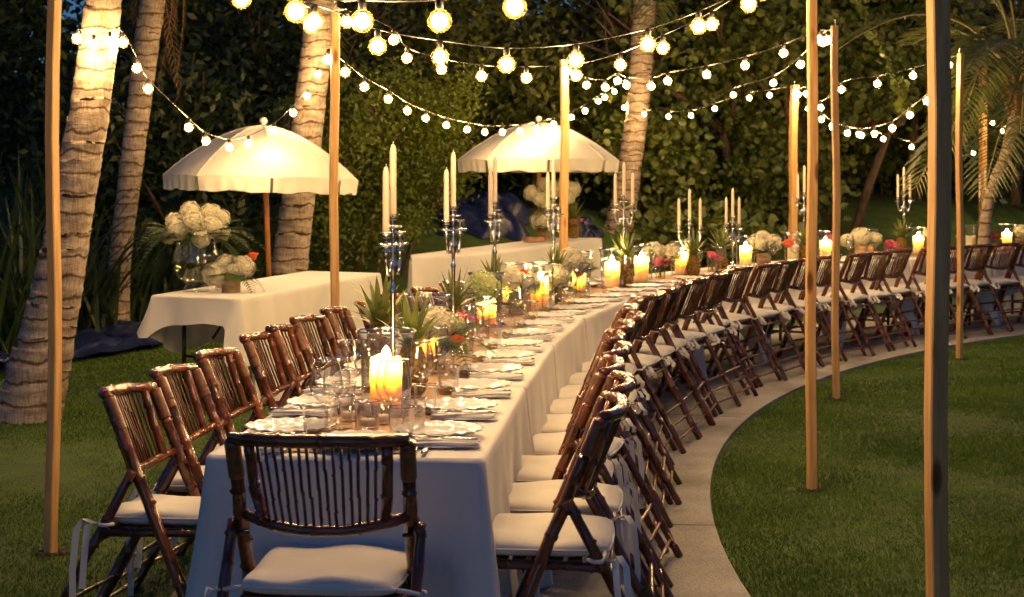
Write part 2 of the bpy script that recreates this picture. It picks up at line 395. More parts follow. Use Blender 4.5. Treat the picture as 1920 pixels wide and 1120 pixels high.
def build_grass():
    def blades(name, lab, n, test, box, hgt):
        P = rng.uniform((box[0], box[2]), (box[1], box[3]), size=(int(n * 4.2), 2))
        # denser near the camera
        keep = rng.random(len(P)) < np.clip((7.5 / P[:, 1]) ** 1.5, 0, 1)
        P = P[keep]
        ok = np.array([test(x, y) for x, y in P]); P = P[ok][:n]
        vis = np.abs(P[:, 0] / P[:, 1]) < 0.36
        P = P[vis]
        N = len(P); Z = np.array([ground_z(x, y) for x, y in P]) - 0.004
        ang = rng.uniform(0, 2 * np.pi, N); far = np.clip(P[:, 1] / 7, 1, 2.2)
        h = hgt * rng.uniform(0.5, 1.25, N) * (0.95 + 0.30 * np.sin(P[:, 0] * 3.1 + 1.3 * np.sin(P[:, 1] * 2.3)) * np.sin(P[:, 1] * 2.7 + P[:, 0]))
        w = 0.0036 * far
        lean = rng.normal(0, 0.45, (N, 2)) * h[:, None]
        V = np.zeros((N, 3, 3))
        V[:, 0, 0] = P[:, 0] - w * np.cos(ang); V[:, 0, 1] = P[:, 1] - w * np.sin(ang); V[:, 0, 2] = Z
        V[:, 1, 0] = P[:, 0] + w * np.cos(ang); V[:, 1, 1] = P[:, 1] + w * np.sin(ang); V[:, 1, 2] = Z
        V[:, 2, 0] = P[:, 0] + lean[:, 0]; V[:, 2, 1] = P[:, 1] + lean[:, 1]; V[:, 2, 2] = Z + h
        tag(npmesh(name, V.reshape(-1, 3), 3, 'grass'), lab, 'grass', kind='stuff')
    blades('grass', 'fine mown grass blades inside the curve of the path', 330000, lambda x, y: -5.5 < offset_of(x, y) < -0.01, (0.7, 6.5, 5.0, 17.0), 0.019)
    blades('grass', 'fine mown grass blades around the umbrella tables', 200000, lambda x, y: 2.09 < offset_of(x, y) < 8, (-4.6, 2.5, 5.0, 19.0), 0.021)
build_grass()

# ------------------------------------------------------------------ posts
POST_H = 2.57
def post(x, y, label, h=POST_H, w=0.05, rz=0.6, lean=(0, 0)):
    o = empty('wooden_post', (x, y, ground_z(x, y)), rz)
    tag(o, label, 'post', 'pine posts carrying the string lights')
    m = MB(); c = 0.004; W = w / 2
    prof = [(-W + c, -W), (W - c, -W), (W, -W + c), (W, W - c), (W - c, W), (-W + c, W), (-W, W - c), (-W, -W + c)]
    nz = 9
    for k in range(nz + 1):
        z = -0.1 + (h + 0.1) * k / nz; bx, by = 0.006 * math.sin(k * 1.1 + x), 0.006 * math.cos(k * 0.9 + y)
        for (a, b) in prof: m.v.append((a + bx + lean[0] * z, b + by + lean[1] * z, z))
    for k in range(nz):
        for j in range(8): m.f.append((k * 8 + j, k * 8 + (j + 1) % 8, k * 8 + 8 + (j + 1) % 8, k * 8 + 8 + j))
    m.f.append(tuple(nz * 8 + j for j in range(8)))
    m.build('shaft', 'pine', o, smooth=False)
    MB().lathe([(0.004, 0), (0.004, 0.035), (0.008, 0.035), (0.008, 0.042), (0.0, 0.042)], 8, (lean[0] * h, lean[1] * h, h)).build('nail', 'steel', o)
    so = MB()
    for k in range(14):
        a = k * 2.4; r = 0.03 + 0.035 * random.random()
        so.lathe([(0.02, -0.01), (0.015, 0.008 + 0.01 * random.random()), (0.0, 0.014)], 6, (r * math.cos(a), r * math.sin(a), 0))
    so.build('soil_ring', 'soil', o)
    return o
POSTS = {}
def add_post(key, x, y, label, **k): POSTS[key] = (x, y); post(x, y, label, **k)
add_post('P1', -1.86, 6.58, 'pine post at far left beside the pale leaning palm trunk', rz=1.1, lean=(0.006, 0), w=0.043)
add_post('P2', gx(627, 10.0), 10.0, 'pine post behind the umbrella-side chairs, in front of the first umbrella', rz=0.2, w=0.052)
add_post('P3', gx(1058, 14.4), 14.4, 'pine post in front of the farther white umbrella', rz=0.25, w=0.065)
add_post('P4', gx(1483, 18.3), 18.3, 'slim pine post behind the table by the round-leaved tree', rz=0.3, w=0.075, lean=(0.018, 0))
add_post('P5a', 1.455, 7.92, 'tall pine post on the lawn with its foot nearest the path bend', rz=0.12, w=0.045, lean=(0.004, 0))
add_post('P5', 2.227, 11.17, 'pine post just behind the tall one on the lawn edge', rz=0.1, w=0.045, lean=(-0.003, 0))
add_post('P6', 3.755, 13.64, 'pine post on the lawn between the dark post and the palm fronds', rz=0.6, w=0.045)
add_post('PN', gx(1758, 4.95), 4.95, 'nearest post, one edge lit and one side black, on the lawn', rz=0.19, w=0.055, h=2.62)
add_post('P7', gx(1843, 25.0), 25.0, 'farthest pine post, half hidden behind palm fronds', rz=0.4, w=0.09, h=2.62)

# ------------------------------------------------------------------ bamboo chairs
def bamboo_pts(pts, r, rnd, node=0.085, wob=0.0025, taper=1.0):
    pts = [Vector(p) for p in pts]; out, rad = [], []
    seg = [(pts[i + 1] - pts[i]).length for i in range(len(pts) - 1)]; L = sum(seg)
    marks = [0.0]; p = node * (0.3 + rnd.random() * 0.6)
    while p < L - 0.02:
        marks += [p - 0.006, p, p + 0.006]; p += node * (0.8 + 0.4 * rnd.random())
    acc = 0
    for s_ in seg[:-1]:
        acc += s_; marks.append(acc)
    marks.append(L); marks = sorted(set(marks))
    nodes = set()
    for s_ in marks:
        a = 0
        for i, q in enumerate(seg):
            if s_ <= a + q + 1e-9: break
            a += q
        w = (s_ - a) / max(q, 1e-9); pt = pts[i].lerp(pts[i + 1], min(1, w))
        pt = pt + Vector((rnd.uniform(-wob, wob), rnd.uniform(-wob, wob), rnd.uniform(-wob, wob)))
        out.append(pt); rad.append(r * (1 - (1 - taper) * s_ / L) * rnd.uniform(0.94, 1.04))
    # bulge the middle ring of each node triple
    for i in range(1, len(out) - 1):
        if abs(marks[i] - marks[i - 1] - 0.006) < 1e-6 and abs(marks[i + 1] - marks[i] - 0.006) < 1e-6: rad[i] *= 1.16
    return out, rad
def U(z): return -0.055 + 0.355 * z / 0.845           # the upright's slant
def make_chair(seed, long_ties):
    rnd = random.Random(seed)
    root = empty('bamboo_chair')
    XT, XB = 0.225, 0.212
    for s in (-1, 1):
        p, r = bamboo_pts([(s * XB, U(0.0), 0), (s * 0.22, U(0.5), 0.5), (s * XT, U(0.80), 0.80), (s * (XT - 0.004), U(0.83) + 0.004, 0.832)], 0.0185, rnd)
        up = MB().tube(p, r, 9).build('upright', 'bamboo', root)
        w = []; wr = []
        for k in range(30):                              # cane binding at the shoulder
            z = 0.735 + 0.095 * k / 29; w.append((s * (0.2225 + 0.0025 * k / 29), U(z), z)); wr.append(0.0205 + 0.0013 * (k % 2))
        MB().tube(w, wr, 10).build('cane_wrap', 'cane', up)
        p, r = bamboo_pts([(s * 0.246, 0.205, 0.612), (s * 0.246, 0.53, 0.0)], 0.0155, rnd)
        leg = MB().tube(p, r, 8).build('rear_leg', 'bamboo_dark', root)
        MB().tube([(s * 0.262, U(0.58) + 0.02, 0.58), (s * 0.20, U(0.58) + 0.02, 0.58)], 0.006, 6).build('bolt', 'dark_metal', leg)
        p, r = bamboo_pts([(s * 0.178, U(0.825) + 0.022, 0.828), (s * 0.172, U(0.72) + 0.028, 0.72), (s * 0.160, U(0.622) + 0.034, 0.622)], 0.0150, rnd)
        MB().tube(p, r, 8).build('back_bar', 'bamboo', root)
        p, r = bamboo_pts([(s * 0.196, -0.10, 0.425), (s * 0.205, 0.30, 0.418)], 0.013, rnd)
        MB().tube(p, r, 8).build('seat_rail', 'bamboo_dark', root)
    def bow(z, depth, sag, half, y0):
        q = []
        for k in range(9):
            a = -1 + 2 * k / 8; e = 1 - a * a
            q.append((a * half, y0 + depth * min(1, e * 1.25), z - sag * e))
        return q
    p, r = bamboo_pts(bow(0.838, 0.055, -0.004, 0.226, U(0.838)), 0.0175, rnd, node=0.11, wob=0.0015)
    MB().tube(p, r, 9).build('top_rail', 'bamboo', root)
    p, r = bamboo_pts(bow(0.632, 0.045, 0.034, 0.218, U(0.632) + 0.004), 0.0150, rnd, node=0.11, wob=0.0015)
    MB().tube(p, r, 9).build('lower_rail', 'bamboo', root)
    for k in range(15):
        a = -1 + 2 * (k + 0.5) / 15
        xt, xb = a * 0.162, a * 0.148
        e1, e2 = 1 - (xt / 0.226) ** 2, 1 - (xb / 0.218) ** 2
        top = (xt, U(0.838) + 0.055 * min(1, e1 * 1.25), 0.832); bot = (xb, U(0.632) + 0.004 + 0.045 * min(1, e2 * 1.25), 0.638 - 0.034 * e2)
        p, r = bamboo_pts([top, bot], 0.0046, rnd, node=0.10, wob=0.0018)
        MB().tube(p, r, 5).build('spindle', 'spindle', root)
    for zz in (0.068, 0.138, 0.206, 0.398):
        y = 0.53 - 0.325 * zz / 0.612
        p, r = bamboo_pts([(-0.25, y, zz), (0.25, y, zz)], 0.0075, rnd, node=0.13, wob=0.001)
        MB().tube(p, r, 6).build('rung', 'cane', root)
    for zz in (0.12, 0.24):
        p, r = bamboo_pts([(-0.215, U(zz), zz), (0.215, U(zz), zz)], 0.009, rnd, node=0.13, wob=0.001)
        MB().tube(p, r, 6).build('rung', 'bamboo_dark', root)
    # slatted seat
    for k in range(8):
        y = -0.09 + 0.052 * k
        MB().box((0, y, 0.434), (0.40, 0.04, 0.008)).build('seat_slat', 'bamboo_dark', root, smooth=False)
    # cushion
    m = MB(); nu, nv = 20, 14
    def cz(a, b, top):
        e = (1 - abs(a) ** 5) * (1 - abs(b) ** 5)
        return 0.465 + (1 if top else -1) * (0.004 + 0.026 * max(0, e) ** 0.45) + (0.006 * math.sin(5 * a + seed) * math.sin(4 * b + 1) if top else 0)
    def cxy(a, b):
        k = 1 - 0.05 * abs(a * b) ** 2
        return a * 0.205 * k, 0.112 + b * 0.213 * k
    for top in (True, False):
        for j in range(nv + 1):
            for i in range(nu + 1):
                a, b = math.sin((-1 + 2 * i / nu) * math.pi / 2), math.sin((-1 + 2 * j / nv) * math.pi / 2)
                x, y = cxy(a, b); m.v.append((x, y, cz(a, b, top)))
    off = (nu + 1) * (nv + 1)
    for j in range(nv):
        for i in range(nu):
            q = (j * (nu + 1) + i, j * (nu + 1) + i + 1, (j + 1) * (nu + 1) + i + 1, (j + 1) * (nu + 1) + i)
            m.f.append(q); m.f.append(tuple(off + w for w in reversed(q)))
    per = [i for i in range(nu)] + [nu + j * (nu + 1) for j in range(nv)] + [nv * (nu + 1) + nu - i for i in range(nu)] + [(nv - j) * (nu + 1) for j in range(nv)]
    for i in range(len(per)):
        a, b = per[i], per[(i + 1) % len(per)]; m.f.append((a, a + off, b + off, b))
    cu = m.build('cushion', 'cushion', root)
    pp = []
    for i in per + [per[0]]: x, y, z = m.v[i]; pp.append((x * 1.004, 0.112 + (y - 0.112) * 1.004, 0.465))
    MB().tube(pp, 0.0035, 5, cap=False).build('piping', 'cushion', cu)
    for s in (-1, 1):
        t = MB()
        def ribbon(pts, w=0.009):
            o = len(t.v)
            for (x, y, z) in pts: t.v.extend([(x - w * 0.5, y + w, z), (x + w * 0.5, y - w, z)])
            for i in range(len(pts) - 1): t.f.append((o + 2 * i, o + 2 * i + 1, o + 2 * i + 3, o + 2 * i + 2))
        y0 = 0.315
        t.tube([(s * 0.20, y0 - 0.01, 0.462), (s * 0.232, y0 - 0.01, 0.458), (s * 0.262, y0 - 0.015, 0.45), (s * 0.268, y0 - 0.04, 0.45), (s * 0.25, y0 - 0.055, 0.452)], 0.006, 6)
        l1 = (0.30 if long_ties else 0.05) * rnd.uniform(0.8, 1.1); l2 = l1 * 0.7
        ribbon([(s * 0.262, y0, 0.455), (s * 0.275, y0 + 0.03, 0.47), (s * 0.28, y0 + 0.05, 0.44), (s * 0.275, y0 + 0.062, 0.455 - l1 * 0.5), (s * 0.268, y0 + 0.06, 0.455 - l1)])
        ribbon([(s * 0.262, y0, 0.455), (s * 0.27, y0 + 0.02, 0.45), (s * 0.266, y0 + 0.03, 0.455 - l2 * 0.6), (s * 0.262, y0 + 0.035, 0.455 - l2)])
        t.build('cushion_tie', 'cushion', root)
    return root
PROTO = [make_chair(11, False), make_chair(23, False), make_chair(37, True), make_chair(51, True)]
def place_chair(p, ydir, label, group, k, lift=0.022, roll=0.0):
    o = copy_tree(PROTO[k])
    a = math.atan2(-ydir.x, ydir.y)
    o.location = (p.x, p.y, lift); o.rotation_euler = (0, roll, a)
    tag(o, label, 'chair', group)
    return o
GC = 'bamboo folding chairs along the table'
rc = random.Random(5)
n = 0
for i in range(NT):
    for j, s in enumerate((1 / 6, 0.5, 5 / 6)):
        n += 1
        k, e, nn, L = frame(i)
        back = -nn; ang = rc.gauss(0, 0.05) if n > 2 else 0.0
        back = Matrix.Rotation(ang, 3, 'Z') @ back
        p = tp(i, s + rc.uniform(-0.012, 0.012), -rc.uniform(-0.035, 0.05), 0)
        if p.x > 5.35: continue
        place_chair(p, back, 'bamboo folding chair, %s from the near end on the path side of the table' % ORD[n], GC, (2 + n % 2) if n < 5 else n % 2)
n = 0
for d in (5.15, 5.69, 6.24, 6.90, 7.33, 7.78, 8.33, 8.80, 9.30, 9.85, 10.4):
    n += 1
    t = t_at_d(d, TW); e, nn = tdir(t)
    back = Matrix.Rotation(rc.uniform(-0.05, 0.05), 3, 'Z') @ nn
    p = tcont(t, TW + (0.13 if n < 8 else 0.06), 0)
    place_chair(p, back, 'bamboo folding chair, %s from the near end on the umbrella side of the table' % ORD[n], GC, (2 + n % 2) if n < 3 else n % 2, lift=-0.003, roll=0.055 + rc.uniform(-.015, .015))
k0, e0, n0, L0 = frame(0)
p = k0 + n0 * (TW / 2 - 0.012) - e0 * 0.09
place_chair(p, -e0, 'dark bamboo folding chair at the head of the table, back to the viewer', GC, 2)
for q in PROTO: remove_tree(q)

# ------------------------------------------------------------------ tablecloths and runners
def cloth(name, corners, tops, drop, m, label, group=None, amp=(1, 1, 1, 1), seed=0, flare=0.035, fold=0.02):
    """corners CCW seen from above; side i joins corner i to i+1; tops: z of each corner; drop(side, f): hanging length"""
    rnd = random.Random(seed); pts = []
    r = 0.025
    for i in range(4):
        a, b, pa = Vector(corners[i]), Vector(corners[(i + 1) % 4]), Vector(corners[i - 1])
        d = (b - a); L = d.length; d = d / L; nrm = Vector((d.y, -d.x, 0))
        dn = Vector(corners[(i + 2) % 4]) - b; dn.normalize(); nn2 = Vector((dn.y, -dn.x, 0))
        cnt = max(6, int(L / 0.022))
        for k in range(cnt + 1):
            f = k / cnt; s_ = r + (L - 2 * r) * f
            z = tops[i] * (1 - s_ / L) + tops[(i + 1) % 4] * s_ / L
            pts.append((a + d * s_, nrm, z, i, f, s_, L))
        for k in range(1, 4):                            # rounded corner
            th = k / 4; nr = (nrm * math.cos(th * math.pi / 2) + nn2 * math.sin(th * math.pi / 2))
            c = b - d * r + dn * r
            pts.append((c + nr * r, nr, tops[(i + 1) % 4], i if th < 0.5 else (i + 1) % 4, 1.0 if th < 0.5 else 0.0, L if th < 0.5 else 0.0, L))
    N = len(pts); ph = [rnd.uniform(0, 6.28) for _ in range(16)]
    rows = [0.0, 0.012, 0.05, 0.12, 0.22, 0.34, 0.48, 0.62, 0.76, 0.88, 1.0]
    mb = MB()
    for (p, nrm, z, sd, f, s_, L) in pts:                # inner ring on the table top
        q = p - nrm * 0.012; mb.v.append((q.x, q.y, z))
    for ri, t in enumerate(rows):
        for (p, nrm, z, sd, f, s_, L) in pts:
            D = drop(sd, f); A = amp[sd]
            dc = min(s_, L - s_)
            wc = math.exp(-(dc / 0.10) ** 2)
            w = 2 * math.pi * s_
            fo = (math.sin(w * 1.7 + ph[sd] + 1.2 * math.sin(w * 0.7 + t)) * 0.55 + math.sin(w * 3.1 + ph[sd + 4] + 0.8 * t) * 0.4 + math.sin(w * 5.3 + ph[sd + 8]) * 0.22)
            edge = 1 if A > 0 else 0
            off = 0.004 + edge * (flare * t * (0.4 + 0.6 * t)) + A * fold * fo * t ** 1.2 + edge * 0.055 * wc * t - A * 0.02 * t * math.exp(-((dc - 0.2) / 0.09) ** 2)
            off *= min(1.0, D / 0.3)
            if ri == 0: q = p - nrm * 0.003; zz = z - 0.001
            else: q = p + nrm * max(0.001, off); zz = z - 0.006 - D * t
            zz += 0.006 * math.sin(w * 2.9 + ph[3]) * t
            mb.v.append((q.x, q.y, max(zz, 0.024)))
    for ri in range(len(rows)):
        for j in range(N):
            mb.f.append((ri * N + j, (ri + 1) * N + j, (ri + 1) * N + (j + 1) % N, ri * N + (j + 1) % N))
    mb.f.append(tuple(range(N)))
    o = mb.build(name, m)
    me = o.data; me.polygons[len(me.polygons) - 1].use_smooth = False
    return tag(o, label, 'tablecloth', group)
for i in range(NT):
    k, e, nn, L = frame(i); g = 0.010
    A_, B_ = k + e * g, k + e * (L - g); C_, D_ = B_ + nn * TW, A_ + nn * TW
    # CCW: right edge going away has the table on its left
    amp = (1.0, 0, 1.0, 1.0 if i == 0 else 0)
    lab = ('white tablecloth falling to the ground at the near end of the long table' if i == 0 else
           'white tablecloth on the %s table section from the near end' % ORD[i + 1])
    dz = 0.0015 * (i % 2)
    cloth('tablecloth', [A_, B_, C_, D_], [TZ - 0.002 + dz] * 4, (lambda sd, f: 0.72) if i == 0 else (lambda sd, f: 0.40 + 0.33 * math.exp(-(min(f, 1 - f) * (1.5 if sd in (0, 2) else 0.78) / 0.13) ** 1.5)), 'cloth', lab, 'white cloths of the long table', amp, seed=i + 3, fold=0.06 if i == 0 else 0.03)
    m = MB()
    for q, (s, w, z) in enumerate(((0.04 if i == 0 else -0.006, 0.20, 0), (1.006, 0.20, 0), (1.006, 0.58, 0), (0.04 if i == 0 else -0.006, 0.58, 0))):
        pt = tp(i, s, w); m.v.append((pt.x, pt.y, TZ + 0.0025 + dz)); 
    base = [Vector(v) for v in m.v]; m = MB(); nseg = 24
    for a in range(nseg + 1):
        for b in range(9):
            pt = base[0].lerp(base[1], a / nseg).lerp(base[3].lerp(base[2], a / nseg), b / 8)
            fr = 0.004 * math.sin(a * 2.3 + i) if b in (0, 8) else 0
            m.v.append((pt.x + fr, pt.y, pt.z + 0.0006 * math.sin(a * 1.3 + b)))
    for a in range(nseg):
        for b in range(8): m.f.append((a * 9 + b, (a + 1) * 9 + b, (a + 1) * 9 + b + 1, a * 9 + b + 1))
    o = m.build('table_runner', 'runner')
    tag(o, 'tan burlap runner on the %s table section from the near end' % ORD[i + 1], 'table runner', 'burlap runners')

for i in range(NT):
    k, e, nn, L = frame(i); root = empty('folding_table', k + e * (L / 2) + nn * (TW / 2), math.atan2(e.y, e.x))
    tag(root, 'folding table section under the %s white cloth from the near end' % ORD[i + 1], 'table', 'folding tables of the long row')
    MB().box((0, 0, TZ - 0.028), (L - 0.05, TW - 0.03, 0.034)).build('tabletop', 'black', root, smooth=False)
    for sx in (-1, 1):
        for sy in (-1, 1): MB().tube([(sx * L * 0.36, sy * 0.27, 0.022), (sx * L * 0.36, sy * 0.27, TZ - 0.045)], 0.014, 8).build('leg', 'dark_metal', root)
        MB().tube([(sx * L * 0.36, -0.27, 0.16), (sx * L * 0.36, 0.27, 0.16)], 0.010, 8).build('crossbar', 'dark_metal', root)

# ------------------------------------------------------------------ place settings
def plate_mesh():
    def wave(r, z, w, i):
        k = max(0, (r - 0.09) / 0.04)
        sc_ = 1 + 0.035 * k * abs(math.sin(w * 9)) ; return r * sc_, 0.0025 * k * math.sin(w * 18)
    return MB().lathe([(0.0, 0.006), (0.05, 0.006), (0.080, 0.007), (0.090, 0.014), (0.102, 0.018), (0.114, 0.0195), (0.122, 0.0245), (0.130, 0.0265),
                       (0.134, 0.0250), (0.127, 0.0205), (0.100, 0.014), (0.080, 0.001), (0.0, 0.0)], 72, wave=wave).mesh('plate')
PLATE = plate_mesh()
def napkin_mesh(seed):
    r = random.Random(seed); m = MB()
    for lay in range(4):
        z0 = 0.001 + lay * 0.0032; dx, dy = r.uniform(-.006, .006), r.uniform(-.005, .005); nu, nv = 10, 5
        o = len(m.v)
        for zz in (0, 0.0026):
            for j in range(nv + 1):
                for i in range(nu + 1):
                    u, v = -1 + 2 * i / nu, -1 + 2 * j / nv
                    m.v.append((u * 0.10 + dx + 0.002 * math.sin(v * 5 + lay), v * 0.036 + dy + 0.003 * math.sin(u * 4 + lay + seed),
                                z0 + zz + 0.0012 * math.sin(u * 3.2 + seed) * lay * 0.5 + 0.002 * math.sin(v * 4 + u * 2)+0.002))
        n1 = (nu + 1) * (nv + 1)
        for j in range(nv):
            for i in range(nu):
                a = o + j * (nu + 1) + i; q = (a, a + 1, a + nu + 2, a + nu + 1)
                m.f.append(tuple(w + n1 for w in q)); m.f.append(tuple(reversed(q)))
        per = [i for i in range(nu)] + [nu + j * (nu + 1) for j in range(nv)] + [nv * (nu + 1) + nu - i for i in range(nu)] + [(nv - j) * (nu + 1) for j in range(nv)]
        for i in range(len(per)):
            a, b = o + per[i], o + per[(i + 1) % len(per)]; m.f.append((a, b, b + n1, a + n1))
    return m.mesh('napkin')
NAPS = [napkin_mesh(s) for s in range(4)]
def cut_mesh(kind):
    m = MB()
    if kind == 'fork':
        m.tube([(-0.095, 0, 0.003), (-0.05, 0, 0.004), (0.0, 0, 0.006), (0.035, 0, 0.009), (0.05, 0, 0.007)], [0.006, 0.0065, 0.0032, 0.003, 0.005], 8, flat=0.4)
        m.tube([(0.048, 0, 0.007), (0.058, 0, 0.005), (0.066, 0, 0.004)], [0.006, 0.011, 0.011], 8, flat=0.2)
        for k in range(4):
            y = (k - 1.5) * 0.0058
            m.tube([(0.062, y, 0.004), (0.085, y, 0.004), (0.103, y * 0.95, 0.008)], [0.0019, 0.0018, 0.0009], 5)
    elif kind == 'knife':
        m.tube([(-0.105, 0, 0.005), (-0.07, 0, 0.006), (-0.01, 0, 0.006), (0.0, 0, 0.005)], [0.006, 0.0085, 0.006, 0.0045], 8, flat=0.5)
        m.tube([(0.0, 0, 0.005), (0.02, 0.001, 0.005), (0.09, 0.001, 0.004), (0.115, -0.003, 0.004)], [0.005, 0.009, 0.009, 0.002], 8, flat=0.14)
    else:
        m.tube([(-0.095, 0, 0.003), (-0.05, 0, 0.004), (0.0, 0, 0.006), (0.04, 0, 0.009), (0.055, 0, 0.006)], [0.006, 0.0065, 0.0032, 0.003, 0.005], 8, flat=0.4)
        m.tube([(0.052, 0, 0.006), (0.06, 0, 0.004), (0.075, 0, 0.003), (0.09, 0, 0.004), (0.10, 0, 0.007)], [0.005, 0.015, 0.02, 0.016, 0.004], 10, flat=0.18)
    return m.mesh(kind)
CUT = {k: cut_mesh(k) for k in ('fork', 'knife', 'spoon')}
WINE = MB().lathe([(0.0, 0.0), (0.036, 0.001), (0.036, 0.003), (0.012, 0.007), (0.005, 0.014), (0.0038, 0.05), (0.0042, 0.088), (0.010, 0.098), (0.026, 0.108), (0.038, 0.125),
                   (0.043, 0.145), (0.042, 0.165), (0.038, 0.19), (0.033, 0.221), (0.0342, 0.2225), (0.0330, 0.2245), (0.0315, 0.2225), (0.0368, 0.19), (0.041, 0.165), (0.0418, 0.146), (0.037, 0.127), (0.026, 0.111), (0.010, 0.101), (0.0, 0.100)], 32).mesh('wine_glass')
TUMB = MB().lathe([(0.0, 0.0), (0.031, 0.0), (0.034, 0.003), (0.0385, 0.099), (0.0397, 0.1005), (0.0385, 0.1025), (0.0365, 0.100), (0.032, 0.014), (0.0, 0.012)], 28).mesh('tumbler')
VOTG = MB().lathe([(0.0, 0.0), (0.026, 0.0), (0.029, 0.003), (0.033, 0.062), (0.031, 0.062), (0.027, 0.008), (0.0, 0.007)], 24).mesh('votive_glass')
VOTW = MB().lathe([(0.0, 0.008), (0.024, 0.008), (0.0245, 0.028), (0.022, 0.03), (0.0, 0.029)], 20).mesh('votive_wax')
VOTK = MB().tube([(0, 0, 0.028), (0.001, 0, 0.037)], 0.0012, 5).mesh('votive_wick')
def torus(R, r_, z, n_=36):
    return MB().tube([(R * math.cos(2 * math.pi * k / n_), R * math.sin(2 * math.pi * k / n_), z) for k in range(n_ + 1)], r_, 6, cap=False).mesh('rim')
RIMW, RIMT, RIMH = torus(0.0328, 0.0019, 0.2235), torus(0.0386, 0.0019, 0.1015), torus(0.0950, 0.0036, 0.2735, 48)
rs = random.Random(17)
def sidename(side): return 'path side' if side == 'r' else 'umbrella side'
def setting(i, s, side, num, cutlery=True, tumb=True, nap=True):
    k, e, nn, L = frame(i)
    inward = nn if side == 'r' else -nn
    w0 = 0.0 if side == 'r' else TW
    ang = math.atan2(inward.y, inward.x)
    along = e * (-1 if side == 'r' else -1)              # napkin lies on the camera side
    def P(din, al, z=TZ):
        q = k + e * (s * L + rs.uniform(-.008, .008)) + nn * w0 + inward * (din + rs.uniform(-.008, .008)) + e * al
        return (q.x, q.y, z + 0.004)
    tail = '%s setting from the near end, %s' % (ORD[num], sidename(side))
    tag(link('plate', PLATE, 'china', None, P(0.165, 0.0), rs.uniform(0, 6)), 'white scalloped china plate at the ' + tail, 'plate', 'dinner plates on the long table')
    if nap:
        tag(link('napkin', NAPS[num % 4], 'napkin', None, P(0.125, -0.172), ang + rs.uniform(-.08, .08)), 'folded white napkin beside the plate at the ' + tail, 'napkin', 'folded napkins')
    if cutlery:
        tag(link('fork', CUT['fork'], 'silver', None, P(0.135, -0.162, TZ + 0.0185), ang + rs.uniform(-.1, .1)), 'silver fork laid on the napkin at the ' + tail, 'fork', 'forks')
        tag(link('knife', CUT['knife'], 'silver', None, P(0.13, -0.188, TZ + 0.0185), ang + rs.uniform(-.1, .1)), 'silver knife laid on the napkin at the ' + tail, 'knife', 'knives')
    tag(link('wine_glass', WINE, 'glass', None, P(0.30, 0.03), 0), 'clear stemmed wine glass at the ' + tail, 'wine glass', 'wine glasses')
    link('rim', RIMW, 'glass_rim', bpy.data.objects[LAST[0]])
    if tumb:
        tag(link('tumbler', TUMB, 'glass', None, P(0.255, -0.12), 0), 'clear short tumbler at the ' + tail, 'tumbler', 'tumblers')
        link('rim', RIMT, 'glass_rim', bpy.data.objects[LAST[0]])
num = 0
for i in range(min(NT, 8)):
    for s in (1 / 6, 0.5, 5 / 6):
        num += 1
        setting(i, s + 0.06, 'r', num, cutlery=i < 3, tumb=i < 4, nap=i < 5)
num = 0
for i in range(5):
    for s in (1 / 6, 0.5, 5 / 6):
        num += 1
        setting(i, s + 0.08, 'l', num, cutlery=i < 2, tumb=i < 3, nap=i < 2)
# setting at the head of the table
def headp(a, w, z=TZ): 
    q = k0 + e0 * a + n0 * w; return (q.x, q.y, z + 0.004)
ha = math.atan2(e0.y, e0.x)
tag(link('plate', PLATE, 'china', None, headp(0.155, 0.37), 0.4), 'white scalloped plate at the table head behind the chair back', 'plate', 'dinner plates on the long table')
tag(link('napkin', NAPS[1], 'napkin', None, headp(0.12, 0.60), ha), 'folded white napkin left of the plate at the table head', 'napkin', 'folded napkins')
tag(link('fork', CUT['fork'], 'silver', None, headp(0.13, 0.61, TZ + 0.0185), ha), 'silver fork on the napkin at the table head', 'fork', 'forks')
tag(link('knife', CUT['knife'], 'silver', None, headp(0.13, 0.17), ha), 'silver knife lying beside the plate at the table head', 'knife', 'knives')
tag(link('spoon', CUT['spoon'], 'silver', None, headp(0.13, 0.20), ha), 'silver spoon lying beside the plate at the table head', 'spoon')
# the group of glasses standing before the first candle
for j, (mesh, nm, x, y, lab) in enumerate([
        (WINE, 'wine_glass', 612, 822, 'large clear wine glass above the table head, nearest the umbrella-side plate'),
        (WINE, 'wine_glass', 735, 822, 'clear wine glass directly in front of the first glowing candle'),
        (WINE, 'wine_glass', 656, 770, 'clear wine glass between the first candle and the second umbrella-side plate'),
        (TUMB, 'tumbler', 688, 818, 'clear tumbler in front of the first glowing candle'),
        (TUMB, 'tumbler', 775, 812, 'clear tumbler just path-side of the first glowing candle'),
        (TUMB, 'tumbler', 640, 806, 'clear tumbler beside the large wine glass at the table head')]):
    s_ = (y - YH) / (CAM_H - TZ); d = FPX / s_
    tag(link(nm, mesh, 'glass', None, ((x - 960) / s_, d, TZ + 0.004)), lab, nm.replace('_', ' '), 'wine glasses' if mesh is WINE else 'tumblers')
    link('rim', RIMW if mesh is WINE else RIMT, 'glass_rim', bpy.data.objects[LAST[0]])
    if mesh is WINE: bpy.data.objects[LAST[0]].scale = (1.16, 1.16, 1.02)
def votive(x, y, lab):
    d = FPX * (CAM_H - TZ) / (y - YH)
    o = tag(link('votive_candle', VOTG, 'glass', None, (gx(x, d), d, TZ + 0.004)), lab, 'votive candle', 'votive candles')
    link('wax', VOTW, 'votive_wax', o); link('wick', VOTK, 'wick', o)
